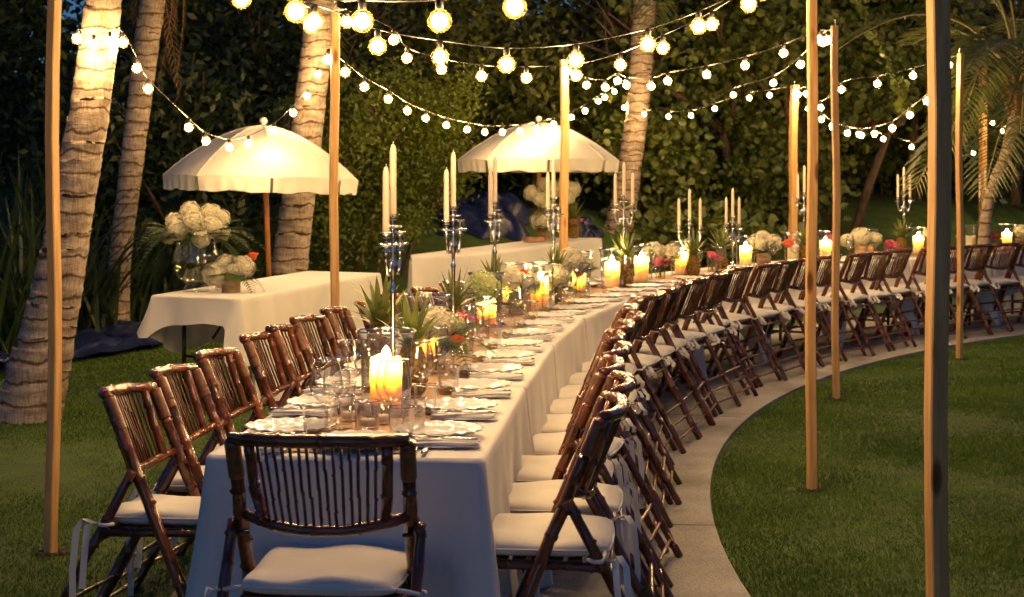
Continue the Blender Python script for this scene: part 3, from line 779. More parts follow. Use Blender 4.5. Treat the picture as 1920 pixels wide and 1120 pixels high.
for x, y, l in ((690, 806, 'in front of the first candle, nearest the table head'), (715, 798, 'close beside the foremost votive'), (655, 792, 'behind the tumbler by the large wine glass'),
                (835, 690, 'beside the second pineapple'), (905, 640, 'below the green hydrangea'), (1085, 545, 'beside the cream hydrangea'), (1065, 558, 'path side of the cream hydrangea'), (1180, 525, 'between the paired candles')):
    votive(x, y, 'small white votive ' + l)

# ------------------------------------------------------------------ hurricanes, candles
HUR = MB().lathe([(0.0, 0.0), (0.074, 0.0), (0.079, 0.004), (0.080, 0.03), (0.081, 0.20), (0.085, 0.245), (0.093, 0.268), (0.0965, 0.270), (0.0975, 0.273), (0.0955, 0.276), (0.0925, 0.274), (0.091, 0.268), (0.083, 0.245), (0.079, 0.20), (0.077, 0.03), (0.074, 0.012), (0.0, 0.010)], 40).mesh('hurricane_vase')
def pillar_meshes(h, seed):
    r = random.Random(seed); ph = r.uniform(0, 6)
    def wave(rr, z, w, i):
        dz = 0.006 * math.sin(w * 2 + ph) + 0.003 * math.sin(w * 5 + ph) if z > h - 0.02 else 0
        return rr * (1 + 0.01 * math.sin(3 * w + z * 40)), dz
    body = MB().lathe([(0.0, 0.0), (0.050, 0.0), (0.0515, 0.004), (0.0515, h * 0.3), (0.0515, h * 0.6), (0.0515, h - 0.03), (0.051, h - 0.004), (0.049, h), (0.046, h - 0.004),
                       (0.0445, h - 0.03), (0.043, h - 0.060), (0.036, h - 0.072), (0.02, h - 0.076), (0.0, h - 0.076)], 32, wave=wave).mesh('pillar_wax')
    wick = MB().tube([(0, 0, h - 0.076), (0.001, 0, h - 0.055), (0.003, 0, h - 0.045)], 0.0015, 5).mesh('wick')
    fl = MB().lathe([(0.0, h - 0.055), (0.007, h - 0.050), (0.0135, h - 0.034), (0.0165, h - 0.010), (0.0145, h + 0.008), (0.008, h + 0.024), (0.0, h + 0.038)], 12).mesh('flame')
    return body, wick, fl
PIL = [pillar_meshes(h, s) for h, s in ((0.175, 1), (0.15, 2), (0.125, 3))]
def hurricane(x, w, lab, pil=0, lit=True, t=None, jit=0):
    t = t_at_px(x, w) if t is None else t
    p = tcont(t, w); z = TZ + 0.004
    tag(link('hurricane_vase', HUR, 'glass', None, (p.x, p.y, z), rs.uniform(0, 6)), 'tall clear glass hurricane vase ' + lab, 'vase', 'glass hurricane vases')
    link('rim', RIMH, 'glass_rim', bpy.data.objects[LAST[0]])
    c = empty('pillar_candle', (p.x, p.y, z + 0.0125), rs.uniform(0, 6))
    tag(c, ('lit' if lit else 'unlit') + ' pillar candle ' + lab, 'candle', 'pillar candles')
    b, wk, fl = PIL[pil]
    link('wax', b, 'wax', c); k_ = link('wick', wk, 'wick', c)
    if lit: link('flame', fl, 'flame', c)
MID = TW / 2
hurricane(724, MID, 'first from the table head, glowing behind the wine glass', 0)
hurricane(800, MID + 0.10, 'behind the first pineapple', 2)
hurricane(912, MID + 0.06, 'just before the green hydrangea', 2)
hurricane(960, MID + 0.09, 'left of the boldly glowing second candle', 1)
hurricane(1012, MID - 0.05, 'glowing boldly beside the dark fern leaf', 0)
hurricane(1084, MID + 0.1, 'behind the cream hydrangea', 2)
hurricane(1148, MID, 'nearer of two lit candles by the upright pineapple', 0)
hurricane(1203, MID, 'farther of two lit candles by the upright pineapple', 0)
hurricane(1278, MID, 'left of the two short candelabra', 0)
hurricane(1398, MID, 'glowing brightest before the round-leaved tree', 0)
hurricane(1487, MID + 0.04, 'with no flame, beside the orange rose', 1, False)
hurricane(1548, MID, 'glowing between the two lawn posts', 0)
hurricane(1632, MID + 0.05, 'with no flame behind the white hydrangea', 2, False)
hurricane(1722, MID, 'glowing beside the black post', 0)
hurricane(1820, MID + 0.05, 'with no flame past the black post', 1, False)
hurricane(1888, MID, 'last glowing one at the far end of the table', 0)

# ------------------------------------------------------------------ candelabra
def cup(m, c, sc_=1.0):
    prof = [(0.004, -0.05), (0.008, -0.044), (0.006, -0.036), (0.013, -0.026), (0.015, -0.018), (0.008, -0.010), (0.010, -0.004), (0.031, -0.002), (0.036, 0.003), (0.034, 0.005), (0.012, 0.003),
            (0.011, 0.010), (0.018, 0.016), (0.013, 0.026), (0.016, 0.036), (0.024, 0.041), (0.025, 0.044), (0.013, 0.043), (0.012, 0.02)]
    def wave(r, z, w, i): return r * (1 + (0.10 * math.cos(6 * w) if 0.02 < r and z < 0.01 else 0)), 0
    m.lathe([(r * sc_ * 0.84, z * sc_) for r, z in prof], 20, c, wave=wave)
def make_candelabrum(height, spread, low):
    root = empty('candelabrum')
    m = MB(); H = height
    m.lathe([(0.0, 0.0), (0.062, 0.0), (0.064, 0.006), (0.050, 0.012), (0.052, 0.018), (0.030, 0.028), (0.014, 0.040), (0.018, 0.050), (0.010, 0.062)], 28).build('foot', 'silver', root)
    MB().lathe([(0.009, 0.06), (0.0062, 0.10), (0.0080, H * 0.42), (0.0090, H * 0.62), (0.013, H * 0.64), (0.007, H * 0.66), (0.008, H - 0.17), (0.014, H - 0.150), (0.016, H - 0.125), (0.009, H - 0.10), (0.012, H - 0.085),
                (0.009, H - 0.07), (0.006, H - 0.05)], 18).build('shaft', 'silver', root)
    tops = [(0, 0, H)]
    m = MB(); cup(m, (0, 0, H)); m.build('candle_cup', 'silver', root)
    for s in (-1, 1):
        pts = []
        for k in range(15):
            u = k / 14
            x = s * (0.012 + (spread - 0.012) * (u ** 0.8)); z = H - 0.11 - 0.055 * math.sin(u * math.pi * 0.95) + (0.0) * u - (0.0 if low else 0.0) + 0.012 * u
            pts.append((x, 0, z))
        pts.append((s * spread, 0, H - 0.105))
        arm = MB().tube(pts, [0.006 + 0.0025 * abs(math.sin(k * 0.9)) for k in range(16)], 8)
        arm.tube([(s * spread * 0.45, 0, H - 0.158), (s * spread * 0.55, 0.004, H - 0.125), (s * spread * 0.40, 0, H - 0.115), (s * spread * 0.36, 0, H - 0.13)], [0.005, 0.004, 0.0035, 0.003], 6)
        arm.build('arm', 'silver', root)
        m = MB(); cup(m, (s * spread, 0, H - 0.06)); m.build('candle_cup', 'silver', root)
        tops.append((s * spread, 0, H - 0.06))
    return root, tops
CANDP = {'tall': make_candelabrum(0.60, 0.062, False), 'short': make_candelabrum(0.40, 0.085, True)}
TAP = [MB().lathe([(0.0, 0.0), (0.0115, 0.0), (0.0120, 0.03), (0.0112, h - 0.03), (0.0098, h - 0.018), (0.006, h - 0.003), (0.0, h)], 16).tube([(0, 0, h - 0.003), (0.001, 0, h + 0.008)], 0.0012, 5).mesh('taper_candle') for h in (0.245, 0.262)]
CAND_LAB = ['candelabrum nearest the table head', 'candelabrum second along the table', 'candelabrum third along the table, before the blue tarp', 'candelabrum against the farther umbrella post',
            'candelabrum in front of the ringed palm trunk', 'short wide candelabrum by the lit candle row', 'short candelabrum before the tree trunks', 'candelabrum half hidden by the tall lawn post',
            'candelabrum left of the black post', 'candelabrum last in line at the far table end']
for j, (x, kind, rot) in enumerate([(737, 'tall', 1.25), (850, 'tall', 1.1), (928, 'tall', 1.2), (1038, 'tall', 0.95), (1170, 'tall', 0.05), (1293, 'short', 0.0), (1374, 'short', 0.75), (1508, 'tall', 0.15), (1695, 'tall', 0.1), (1848, 'tall', 0.1)]):
    t = t_at_px(x, MID + 0.02); p = tcont(t, MID + 0.02); z = TZ + 0.004
    proto, tops = CANDP[kind]
    o = copy_tree(proto); o.location = (p.x, p.y, z); o.rotation_euler = (0, 0, rot)
    tag(o, 'three-arm silver ' + CAND_LAB[j], 'candelabrum', 'silver candelabra')
    for q, (a, b, c) in enumerate(tops):
        if j < 4 and q == 2: continue                    # an empty cup
        ps = (p.x + a * math.cos(rot), p.y + a * math.sin(rot), z + c + 0.022)
        nm = ('centre', 'nearer-left' , 'other outer')[q]
        tl = ('tall cream taper in the centre cup of the ' if q == 0 else 'tall cream taper in the %s cup of the ' % ('left-hand' if q == 1 else 'right-hand')) + CAND_LAB[j]
        tl = ' '.join(tl.split()[:16])
        tag(link('taper_candle', TAP[0 if q else 1], 'taper', None, ps), tl, 'taper candle', 'taper candles')
for v in CANDP.values(): remove_tree(v[0])

# ------------------------------------------------------------------ flowers, pineapples
def hyd_mesh(r, seed, n=115):
    g = np.random.default_rng(seed); V = []
    for k in range(n):
        z = 1 - 2 * (k + 0.5) / n; a = k * 2.39996; q = math.sqrt(1 - z * z)
        d = Vector((q * math.cos(a), q * math.sin(a), z)); c = d * r * g.uniform(0.80, 1.10)
        u = d.orthogonal().normalized(); v = d.cross(u); th = g.uniform(0, 6.28); ps = r * 0.215 * g.uniform(0.85, 1.2)
        for pt in range(4):
            w = th + pt * math.pi / 2; e = u * math.cos(w) + v * math.sin(w); f = u * -math.sin(w) + v * math.cos(w)
            for kk, (a_, b_, c_) in enumerate(((0.06, 0, 0), (0.65, 0.5, 0.30), (1.1, 0, 0.16), (0.65, -0.5, 0.30))):
                V.append(c + e * (ps * a_) + f * (ps * b_) + d * (ps * c_ * g.uniform(0.6, 1.2)))
    m = MB(); m.v = [tuple(p) for p in V]; m.f = [tuple(range(i, i + 4)) for i in range(0, len(V), 4)]
    rr = r * 0.72
    m.lathe([(0.0, -rr)] + [(rr * math.cos(t), rr * math.sin(t)) for t in np.linspace(-1.3, 1.3, 7)] + [(0.0, rr)], 12)
    return m.mesh('hydrangea', smooth=False)
HYD = [hyd_mesh(0.075, s) for s in (1, 2, 3)]
HYDG = hyd_mesh(0.075, 9)
HYDW2 = [hyd_mesh(0.075, s, 120) for s in (21, 22)]
def rose_mesh(r):
    m = MB()
    for lay in range(5):
        n_ = 5 if lay else 3; rr = r * (0.30 + 0.17 * lay)
        for k in range(n_):
            a0_ = 2 * math.pi * k / n_ + lay * 0.7; o = len(m.v)
            for i in range(5):
                a = a0_ + (-0.5 + i / 4) * (2 * math.pi / n_) * 1.25
                for j in range(4):
                    u = j / 3; fl = rr * (0.45 + 0.62 * u + 0.12 * u * u * lay / 2)
                    zz = r * (-0.7 + 1.45 * u - 0.10 * lay * u) - 0.12 * r * abs(i - 2) * u * 0.5
                    m.v.append((fl * math.cos(a), fl * math.sin(a), zz))
            for i in range(4):
                for j in range(3): m.f.append((o + i * 4 + j, o + i * 4 + 4 + j, o + i * 4 + 5 + j, o + i * 4 + 1 + j))
    return m.mesh('rose')
ROSE = {'rose_pink': rose_mesh(0.03), 'rose_coral': rose_mesh(0.03)}
def fern_mesh(L, W, droop, seed, pairs=13, lobed=True):
    r = random.Random(seed); m = MB(); pts = []
    for k in range(12):
        u = k / 11; pts.append((L * u * (1 - 0.15 * droop * u), 0, L * (0.30 * u - droop * u * u)))
    m.tube(pts, [0.0022 * (1 - 0.7 * k / 11) for k in range(12)], 5)
    for k in range(pairs):
        u = 0.12 + 0.88 * k / (pairs - 1); i = min(10, int(u * 11)); f = u * 11 - i
        b = Vector(pts[i]).lerp(Vector(pts[i + 1]), f); wd = W * math.sin(math.pi * min(1, 0.18 + 0.80 * u)) ** 0.7 * (1 - 0.35 * u)
        for s in (-1, 1):
            t = Vector((0.55, s, -0.18)).normalized(); o = len(m.v); q = Vector((1, -s * 0.55, 0)).normalized()
            wl_ = 0.15 * wd + 0.003
            nl = 5 if lobed else 1
            if lobed:
                prev = None
                for j in range(nl):
                    g0 = b + t * (wd * j / nl); g1 = b + t * (wd * (j + 1) / nl)
                    ww = wl_ * (1 - j / nl * 0.75)
                    o = len(m.v)
                    m.v += [tuple(g0), tuple(g0 + q * ww + t * wd * 0.13), tuple(g1), tuple(g0 - q * ww + t * wd * 0.13 + Vector((0, 0, 0.002)))]
                    m.f.append((o, o + 1, o + 2, o + 3))
            else:
                m.v += [tuple(b), tuple(b + t * wd * 0.5 + q * wl_ * 1.2), tuple(b + t * wd), tuple(b + t * wd * 0.5 - q * wl_ * 1.2)]; m.f.append((o, o + 1, o + 2, o + 3))
    return m.mesh('fern_leaf', smooth=False)
FERN = [fern_mesh(0.20, 0.075, 0.35, 1), fern_mesh(0.24, 0.085, 0.65, 2), fern_mesh(0.17, 0.06, 0.15, 3)]
FERNBIG = [fern_mesh(0.30, 0.11, 0.60, 5, 15), fern_mesh(0.36, 0.12, 1.10, 6, 16)]
def birch_pot(r, h): return MB().lathe([(0.0, 0.0), (r * 0.96, 0.0), (r, 0.004), (r * 1.02, h * 0.5), (r, h - 0.003), (r * 0.93, h), (r * 0.88, h - 0.006), (r * 0.86, h - 0.03), (0.0, h - 0.03)], 26,
                       wave=lambda rr, z, w, i: (rr * (1 + 0.025 * math.sin(3 * w + 30 * z) + 0.012 * math.sin(11 * w)), 0)).mesh('birch_pot')
POT = birch_pot(0.062, 0.12)
GVASE = MB().lathe([(0.0, 0.0), (0.036, 0.0), (0.038, 0.004), (0.040, 0.12), (0.0385, 0.121), (0.037, 0.12), (0.035, 0.012), (0.0, 0.01)], 24).mesh('glass_vase')
GWATER = MB().lathe([(0.0, 0.012), (0.0345, 0.013), (0.036, 0.075), (0.0, 0.075)], 20).mesh('vase_water')
def arrangement(pos, lab, pot='birch', hyd=(('white', 0, 0, 0.17, 1.0),), roses=(), ferns=((0, 0.1, 0), ), rz=0.0, scale=1.0):
    root = empty('flower_arrangement', pos, rz); root.scale = (scale,) * 3
    tag(root, lab, 'flowers', 'flower arrangements')
    ptop = 0.12
    if pot == 'birch': link('bark_pot', POT, 'birch', root)
    elif pot == 'glass':
        v = link('glass_vase', GVASE, 'glass', root); link('water', GWATER, 'water', v)
        MB().tube([(0.01, 0, 0.015), (-0.006, 0.005, 0.12)], 0.003, 5).tube([(-0.012, 0.01, 0.015), (0.01, 0, 0.12)], 0.003, 5).tube([(0, -0.012, 0.015), (0.0, 0.01, 0.12)], 0.003, 5).build('stem', 'stem', root)
    for q, (c, x, y, z, s_) in enumerate(hyd):
        me = {'white': HYD[q % 3], 'green': HYDG, 'pure': HYDW2[q % 2]}[c]
        o = link('hydrangea', me, {'white': 'hyd_white', 'green': 'hyd_green', 'pure': 'hyd_white'}[c], root, (x, y, z), q * 1.3); o.scale = (s_, s_, s_ * 0.88)
        sm = MB().tube([(x * 0.3, y * 0.3, ptop - 0.05), (x * 0.7, y * 0.7, (ptop + z) / 2), (x, y, z)], 0.0035, 5).build('stem', 'stem', root)
    for (c, x, y, z, s_) in roses:
        o = link('rose', ROSE[c], c, root, (x, y, z), x * 20); o.scale = (s_,) * 3; o.rotation_euler = (0.3 * math.sin(x * 40), 0.3 * math.cos(y * 50), x * 20)
        MB().tube([(x * 0.4, y * 0.4, ptop - 0.05), (x, y, z - 0.015 * s_)], 0.0028, 5).build('stem', 'stem', root)
    ferns = list(ferns)
    if hyd: ferns += [(lab.count('e') + k * 1.31, (0.15, 0.55, -0.1, 0.35, 0.75)[k], (0, 2, 1, 0, 2)[k]) for k in range(5)]
    for q, (a, tilt, kind) in enumerate(ferns):
        me = FERN[kind] if kind < 3 else FERNBIG[kind - 3]
        o = link('fern_leaf', me, 'fern', root, (0.03 * math.cos(a), 0.03 * math.sin(a), ptop + 0.005)); o.rotation_euler = (0, -tilt, a)
    return root
def onpx(x, w, z=TZ + 0.004):
    p = tcont(t_at_px(x, w), w); return (p.x, p.y, z)
F4 = ((0.3, 0.2, 0), (2.2, 0.3, 2), (3.9, 0.1, 0), (5.3, 0.25, 2))
arrangement(onpx(818, MID - 0.01), 'pale green hydrangea with ferns behind the first pineapple', 'glass', (('pure', 0, 0.0, 0.19, 1.0), ('green', 0.05, 0.09, 0.17, 0.85)), (('rose_coral', 0.08, -0.02, 0.13, 1.0),), ((-1.2, 0.1, 0), (0.1, 0.05, 1), (2.6, 0.5, 2)))
arrangement(onpx(872, MID - 0.05), 'small pink rose posy before the large green hydrangea', 'glass', (), (('rose_pink', 0, 0, 0.17, 1.0), ('rose_coral', -0.05, 0.0, 0.12, 1.1)), ((2.8, 0.3, 2), (-0.4, 0.2, 2)))
arrangement(onpx(905, MID + 0.04), 'large green hydrangea over a dark spreading fern leaf', 'glass', (('green', 0, 0, 0.22, 1.15), ('white', -0.12, 0.05, 0.17, 0.8)), (), ((-0.5, 0.15, 1), (-0.15, 0.1, 1), (2.9, 0.8, 0), (2.2, 0.7, 2), (-0.9, 0.1, 0)))
arrangement(onpx(975, MID - 0.0), 'white hydrangeas between the second pair of candles', 'birch', (('white', -0.04, 0.02, 0.19, 1.0), ('pure', 0.07, 0.0, 0.17, 0.9)), (('rose_coral', 0.02, 0.09, 0.23, 0.9),), F4)
arrangement(onpx(1042, MID - 0.1), 'white hydrangea path side of the boldly glowing candle', 'glass', (('pure', 0, 0, 0.19, 1.0), ), (), ((-0.2, -0.3, 0), (0.8, 0.4, 2)))
arrangement(onpx(1072, MID + 0.02), 'cream hydrangea with dark leaves beside the fern-topped pineapple', 'glass', (('white', 0, 0, 0.235, 1.2), ('white', 0.09, 0.06, 0.20, 0.9)), (('rose_pink', 0.04, -0.09, 0.15, 1.0),), ((-0.2, 0.5, 1), (0.2, 0.4, 0), (-0.7, 0.1, 1), (3.0, 0.4, 0)))
arrangement(onpx(1238, MID - 0.02), 'cream hydrangeas above a pink rose in a clear glass', 'glass', (('white', -0.04, 0.06, 0.21, 1.1), ('white', 0.10, 0.06, 0.20, 1.0)), (('rose_pink', -0.02, -0.06, 0.14, 1.4), ('rose_pink', 0.04, -0.07, 0.135, 1.2)), ((0.6, 0.8, 0), (3.4, 0.3, 2), (-0.9, 0.2, 2)))
arrangement(onpx(1335, MID - 0.06), 'single deep pink rose between pineapples', 'glass', (), (('rose_pink', 0, 0, 0.15, 1.3), ('rose_pink', 0.05, 0.02, 0.13, 1.0)), ((0.3, 0.2, 2),))
arrangement(onpx(1432, MID), 'white hydrangeas in bark pot with an orange rose', 'birch', (('pure', -0.06, 0, 0.20, 1.15), ('white', 0.08, 0.03, 0.20, 1.1), ('white', 0.0, 0.06, 0.25, 0.9)), (('rose_coral', 0.22, 0.02, 0.20, 1.7),), F4)
arrangement(onpx(1615, MID), 'broad white hydrangea spray between the lawn posts', 'birch', (('pure', 0.0, 0, 0.20, 1.3), ('pure', 0.13, 0.03, 0.18, 1.0), ('white', -0.13, 0.03, 0.17, 0.9)), (('rose_pink', -0.30, 0.0, 0.20, 1.5),), ((0.0, 0.3, 1), (3.1, 0.3, 1), (0.6, 0.5, 0), (2.5, 0.5, 0), (-0.8, 0.1, 0)))
arrangement(onpx(1665, MID - 0.12), 'low pink roses left of the last tall candelabra pair', 'glass', (), (('rose_pink', 0, 0, 0.11, 1.5), ('rose_pink', 0.07, 0.0, 0.12, 1.4), ('rose_pink', 0.03, 0.05, 0.14, 1.2)), ((0.2, 0.2, 2),))
arrangement(onpx(1745, MID), 'white hydrangea half hidden by the black post', 'birch', (('pure', 0.0, 0, 0.19, 1.1),), (('rose_coral', 0.3, 0.0, 0.16, 1.4),), ((0.1, 0.3, 1), (0.5, 0.5, 0)))
arrangement(onpx(1862, MID - 0.08), 'pink and coral roses beside the last candelabrum', 'glass', (), (('rose_pink', 0, 0, 0.16, 1.6), ('rose_coral', 0.06, 0.03, 0.15, 1.4)), ((3.0, 0.2, 2), (0.2, 0.2, 2)))
arrangement(onpx(1915, MID), 'white hydrangea at the far table end by the picture edge', 'birch', (('white', 0, 0, 0.19, 1.1),), (), ((2.9, 0.4, 1), (2.4, 0.3, 0)))

def pineapple_meshes(seed):
    r = random.Random(seed); m = MB(); H, R = 0.165, 0.052; nu, nv = 22, 12
    for j in range(nv + 1):
        v = j / nv; rr = R * (math.sin(math.pi * (0.10 + 0.80 * v)) ** 0.42) * (1.03 - 0.12 * v)
        for i in range(nu):
            a = 2 * math.pi * (i + 0.5 * (j % 2)) / nu
            b = 1 + (0.11 if j % 2 == 0 else -0.07) * (1 if i % 2 == (j // 2) % 2 else -0.4)
            m.v.append((rr * b * math.cos(a), rr * b * math.sin(a), H * v))
    for j in range(nv):
        for i in range(nu): m.f.append((j * nu + i, j * nu + (i + 1) % nu, (j + 1) * nu + (i + 1) % nu, (j + 1) * nu + i))
    m.f.append(tuple(range(nu))[::-1]); m.f.append(tuple(nv * nu + i for i in range(nu)))
    fruit = m.mesh('pineapple_fruit', smooth=False)
    leaves = []
    for k in range(26):
        t = k / 25; a = k * 2.4; L = (0.105 + 0.075 * t) * r.uniform(0.85, 1.1); out = 1.05 * (1 - t) + 0.12
        lm = MB(); w0 = 0.021 * (1.1 - 0.3 * t)
        for s in range(6):
            u = s / 5; rad = 0.014 + L * (math.sin(out) * u + 0.22 * out * u * u); zz = H - 0.006 + L * (math.cos(out) * u * 1.0 - 0.16 * out * u * u) + 0.03 * t
            ww = w0 * (1 - u) ** 0.7
            for sg in (-1, 0, 1):
                lift = 0.004 * abs(sg) * (1 - u)
                lm.v.append((rad * math.cos(a) - sg * ww * math.sin(a), rad * math.sin(a) + sg * ww * math.cos(a), zz + lift))
        for s in range(5):
            for q in range(2): lm.f.append((s * 3 + q, s * 3 + q + 1, s * 3 + q + 4, s * 3 + q + 3))
        leaves.append(lm.mesh('pineapple_leaf'))
    return fruit, leaves
PINE = [pineapple_meshes(1), pineapple_meshes(2)]
def pineapple(x, w, lab, k=0, scale=1.0, pos=None):
    root = empty('pineapple', pos or onpx(x, w), x * 0.1); root.scale = (scale,) * 3
    tag(root, lab, 'pineapple', 'pineapples on the tables')
    link('fruit', PINE[k][0], 'pine_fruit', root)
    for lm in PINE[k][1]: link('leaf', lm, 'pine_leaf', root)
pineapple(772, MID - 0.02, 'pineapple with yellow-green crown right beside the first candle', 0, 1.08)
pineapple(712, MID + 0.21, 'pineapple with dark crown behind the first glass vase', 1, 1.15)
pineapple(852, MID + 0.08, 'pineapple behind the pale hydrangea and second candelabrum', 0)
pineapple(925, MID + 0.16, 'pineapple crown rising behind the large green hydrangea', 1)
pineapple(1043, MID + 0.05, 'pineapple behind the boldly glowing candle', 1)
pineapple(1172, MID - 0.05, 'upright pineapple between the paired lit candles', 0, 1.15)
pineapple(1300, MID - 0.1, 'pineapple below the short wide candelabrum', 1, 1.05)
pineapple(1355, MID - 0.05, 'pineapple path side of the short candelabra', 1, 1.1)
pineapple(1510, MID - 0.05, 'pineapple behind the tall lawn post', 0, 1.0)
pineapple(1690, MID - 0.02, 'pineapple at the foot of the candelabrum left of the black post', 1, 1.1)
pineapple(1842, MID - 0.02, 'pineapple at the foot of the last candelabrum', 1, 1.05)

# ------------------------------------------------------------------ umbrella side tables
def side_table(corners, tops, drop, lab, seed, legs=True, amp=(1, 1, 1, 1)):
    o = cloth('tablecloth', corners, tops, drop, 'side_cloth', 'plain off-white cloth over the ' + lab, 'side table cloths', amp, seed, flare=0.05, fold=0.025)
    root = empty('folding_table', sum((Vector(c) for c in corners), Vector()) / 4)
    tag(root, 'folding table with dark metal legs under the cloth, ' + lab, 'table', 'folding side tables')
    inv = -Vector(root.location)
    cs = [Vector((c[0], c[1], 0)) + inv for c in corners]; ctr = Vector()
    m = MB()
    for z in (-0.035, -0.006):
        for q, c in enumerate(cs):
            p = c * 0.985; m.v.append((p.x, p.y, tops[q] + z))
    m.f = [(3, 2, 1, 0), (4, 5, 6, 7), (0, 1, 5, 4), (1, 2, 6, 5), (2, 3, 7, 6), (3, 0, 4, 7)]
    m.build('tabletop', 'black', root, smooth=False)
    for end in ((0, 1), (3, 2)):
        a, b = cs[end[0]], cs[end[1]]; oth = (cs[3] - cs[0]) if end == (0, 1) else (cs[0] - cs[3])
        a2 = a + oth * 0.10 + (b - a) * 0.16; b2 = b + oth * 0.10 - (b - a) * 0.16
        for q in (a2, b2):
            MB().tube([(q.x, q.y, 0.0), (q.x, q.y, tops[end[0]] - 0.036)], 0.014, 8).build('leg', 'dark_metal', root)
        MB().tube([(a2.x, a2.y, 0.32), (b2.x, b2.y, 0.32)], 0.010, 8).build('crossbar', 'dark_metal', root)
        mid = (a2 + b2) / 2; far = mid + oth * 0.16
        MB().tube([(mid.x, mid.y, 0.45), (far.x, far.y, tops[end[0]] - 0.04)], 0.009, 8).build('brace', 'dark_metal', root)
    return root
d1, d2 = 10.76, 10.43
T1 = [(gx(284, 10.76), 10.76, 0), (gx(448, 10.45), 10.45, 0)]
dirv = Vector((0.235, 0.972, 0)); LN = 2.9
c0, c1 = Vector(T1[0]), Vector(T1[1])
c2, c3 = c1 + dirv * LN, c0 + dirv * LN
def drop1(sd, f):
    if sd == 0: return 0.17 + 0.10 * (1 - f) ** 6 + 0.25 * max(0, (f - 0.93) / 0.07)      # short at the near end
    if sd == 1: return 0.72 - 0.30 * max(0, 1 - f / 0.05)
    if sd == 3: return 0.42 - 0.17 * max(0, (f - 0.86) / 0.14)
    return 0.6
side_table([c0, c1, c2, c3], [0.75] * 4, drop1, 'table below the nearer umbrella', 41)
e1_, e2_ = Vector((gx(765, 16.25), 16.25, 0)), Vector((gx(878, 16.45), 16.45, 0))
dv = Vector((1.43, 1.35, 0)).normalized(); LN2 = 1.98
side_table([e1_, e2_, e2_ + dv * LN2, e1_ + dv * LN2], [0.755, 0.75, 0.87, 0.88], lambda sd, f: 0.72, 'table below the farther umbrella', 43)

def on1(x, y, z=0.752):
    d = FPX * (CAM_H - z) / (y - YH); return (gx(x, d), d, z)
# fishbowl vase with hydrangeas and ferns
fp = on1(368, 546)
root = empty('fishbowl_bouquet', fp); tag(root, 'big footed glass bowl of white hydrangeas and drooping ferns on the side table', 'flowers', 'flower arrangements')
bowl_out = [(0.0, 0.0), (0.085, 0.0), (0.088, 0.004), (0.080, 0.03), (0.070, 0.045), (0.082, 0.060), (0.120, 0.090), (0.150, 0.140), (0.160, 0.195), (0.152, 0.255), (0.138, 0.30), (0.132, 0.335), (0.131, 0.337), (0.128, 0.335), (0.134, 0.30), (0.148, 0.255), (0.156, 0.195), (0.146, 0.140), (0.116, 0.094), (0.07, 0.068), (0.0, 0.062)]
v = MB().lathe(bowl_out, 40).build('bowl', 'glass_thick', root)
MB().lathe([(0.0, 0.066), (0.068, 0.072), (0.114, 0.097), (0.144, 0.143), (0.153, 0.195), (0.148, 0.245), (0.0, 0.246)], 32).build('water', 'water', v)
for k in range(13):
    a = k * 2.4; r1 = 0.03 + 0.08 * random.random()
    MB().tube([(0.05 * math.cos(a + 2.8), 0.05 * math.sin(a + 2.8), 0.085), (r1 * 0.5 * math.cos(a), r1 * 0.5 * math.sin(a), 0.22), (r1 * math.cos(a), r1 * math.sin(a), 0.38)], 0.005, 6).build('stem', 'stem', root)
for q, (x, y, z, s_) in enumerate([(-0.10, -0.06, 0.42, 1.1), (0.0, -0.09, 0.47, 1.15), (0.11, -0.06, 0.44, 1.2), (0.15, 0.0, 0.40, 1.0), (-0.04, 0.02, 0.53, 1.1), (0.08, 0.04, 0.52, 1.1), (-0.14, 0.04, 0.47, 1.0), (0.05, -0.10, 0.37, 0.95), (0.14, 0.05, 0.49, 1.0), (-0.16, -0.04, 0.38, 0.8)]):
    o = link('hydrangea', HYD[q % 3], 'hyd_white' if q % 4 else 'hyd_cream', root, (x * 1.12, y * 1.3, 0.45 + (z - 0.45) * 1.1), q); o.scale = (s_ * 0.82,) * 3
for q, (a, tl, kd) in enumerate([(3.14, 0.5, 3), (3.5, 0.35, 4), (2.7, 0.6, 4), (3.3, 0.0, 4), (0.0, 0.5, 3), (-0.3, 0.25, 4), (0.4, 0.5, 4), (-0.2, -0.1, 4), (1.5, 1.3, 3), (-1.5, 0.2, 3), (-2.3, 0.3, 3), (-0.8, 0.3, 3), (1.2, 1.1, 3), (2.0, 1.2, 3), (2.9, 0.2, 4), (3.4, 0.65, 3), (3.0, -0.2, 4), (0.2, 0.2, 4), (0.15, 0.75, 3), (-0.5, 0.5, 3), (3.7, 0.15, 4), (-0.1, -0.3, 4), (3.25, -0.35, 4), (2.5, 0.5, 4), (0.6, 0.3, 4)]):
    o = link('fern_leaf', FERNBIG[kd - 3], 'fern', root, (0.10 * math.cos(a), 0.10 * math.sin(a), 0.36)); o.rotation_euler = (0, -tl, a)
arrangement(on1(433, 548), 'white hydrangeas and a coral rose in bark pot beside the big bowl', 'birch', (('pure', -0.10, -0.02, 0.12, 1.15), ('pure', -0.03, 0.02, 0.18, 1.1), ('pure', 0.08, -0.02, 0.17, 1.1), ('white', 0.02, -0.05, 0.16, 0.7)), (('rose_coral', 0.14, 0.02, 0.24, 1.3),), ((-0.6, -0.35, 1), (-1.3, -0.2, 0), (0.2, -0.2, 1), (-2.2, -0.1, 0), (0.1, -0.45, 0)))
p = on1(412, 543)
o = link('votive_candle', VOTG, 'glass', None, p); tag(o, 'white votive between the big bowl and the bark pot', 'votive candle', 'votive candles'); link('wax', VOTW, 'votive_wax', o); o.scale = (1.1,) * 3
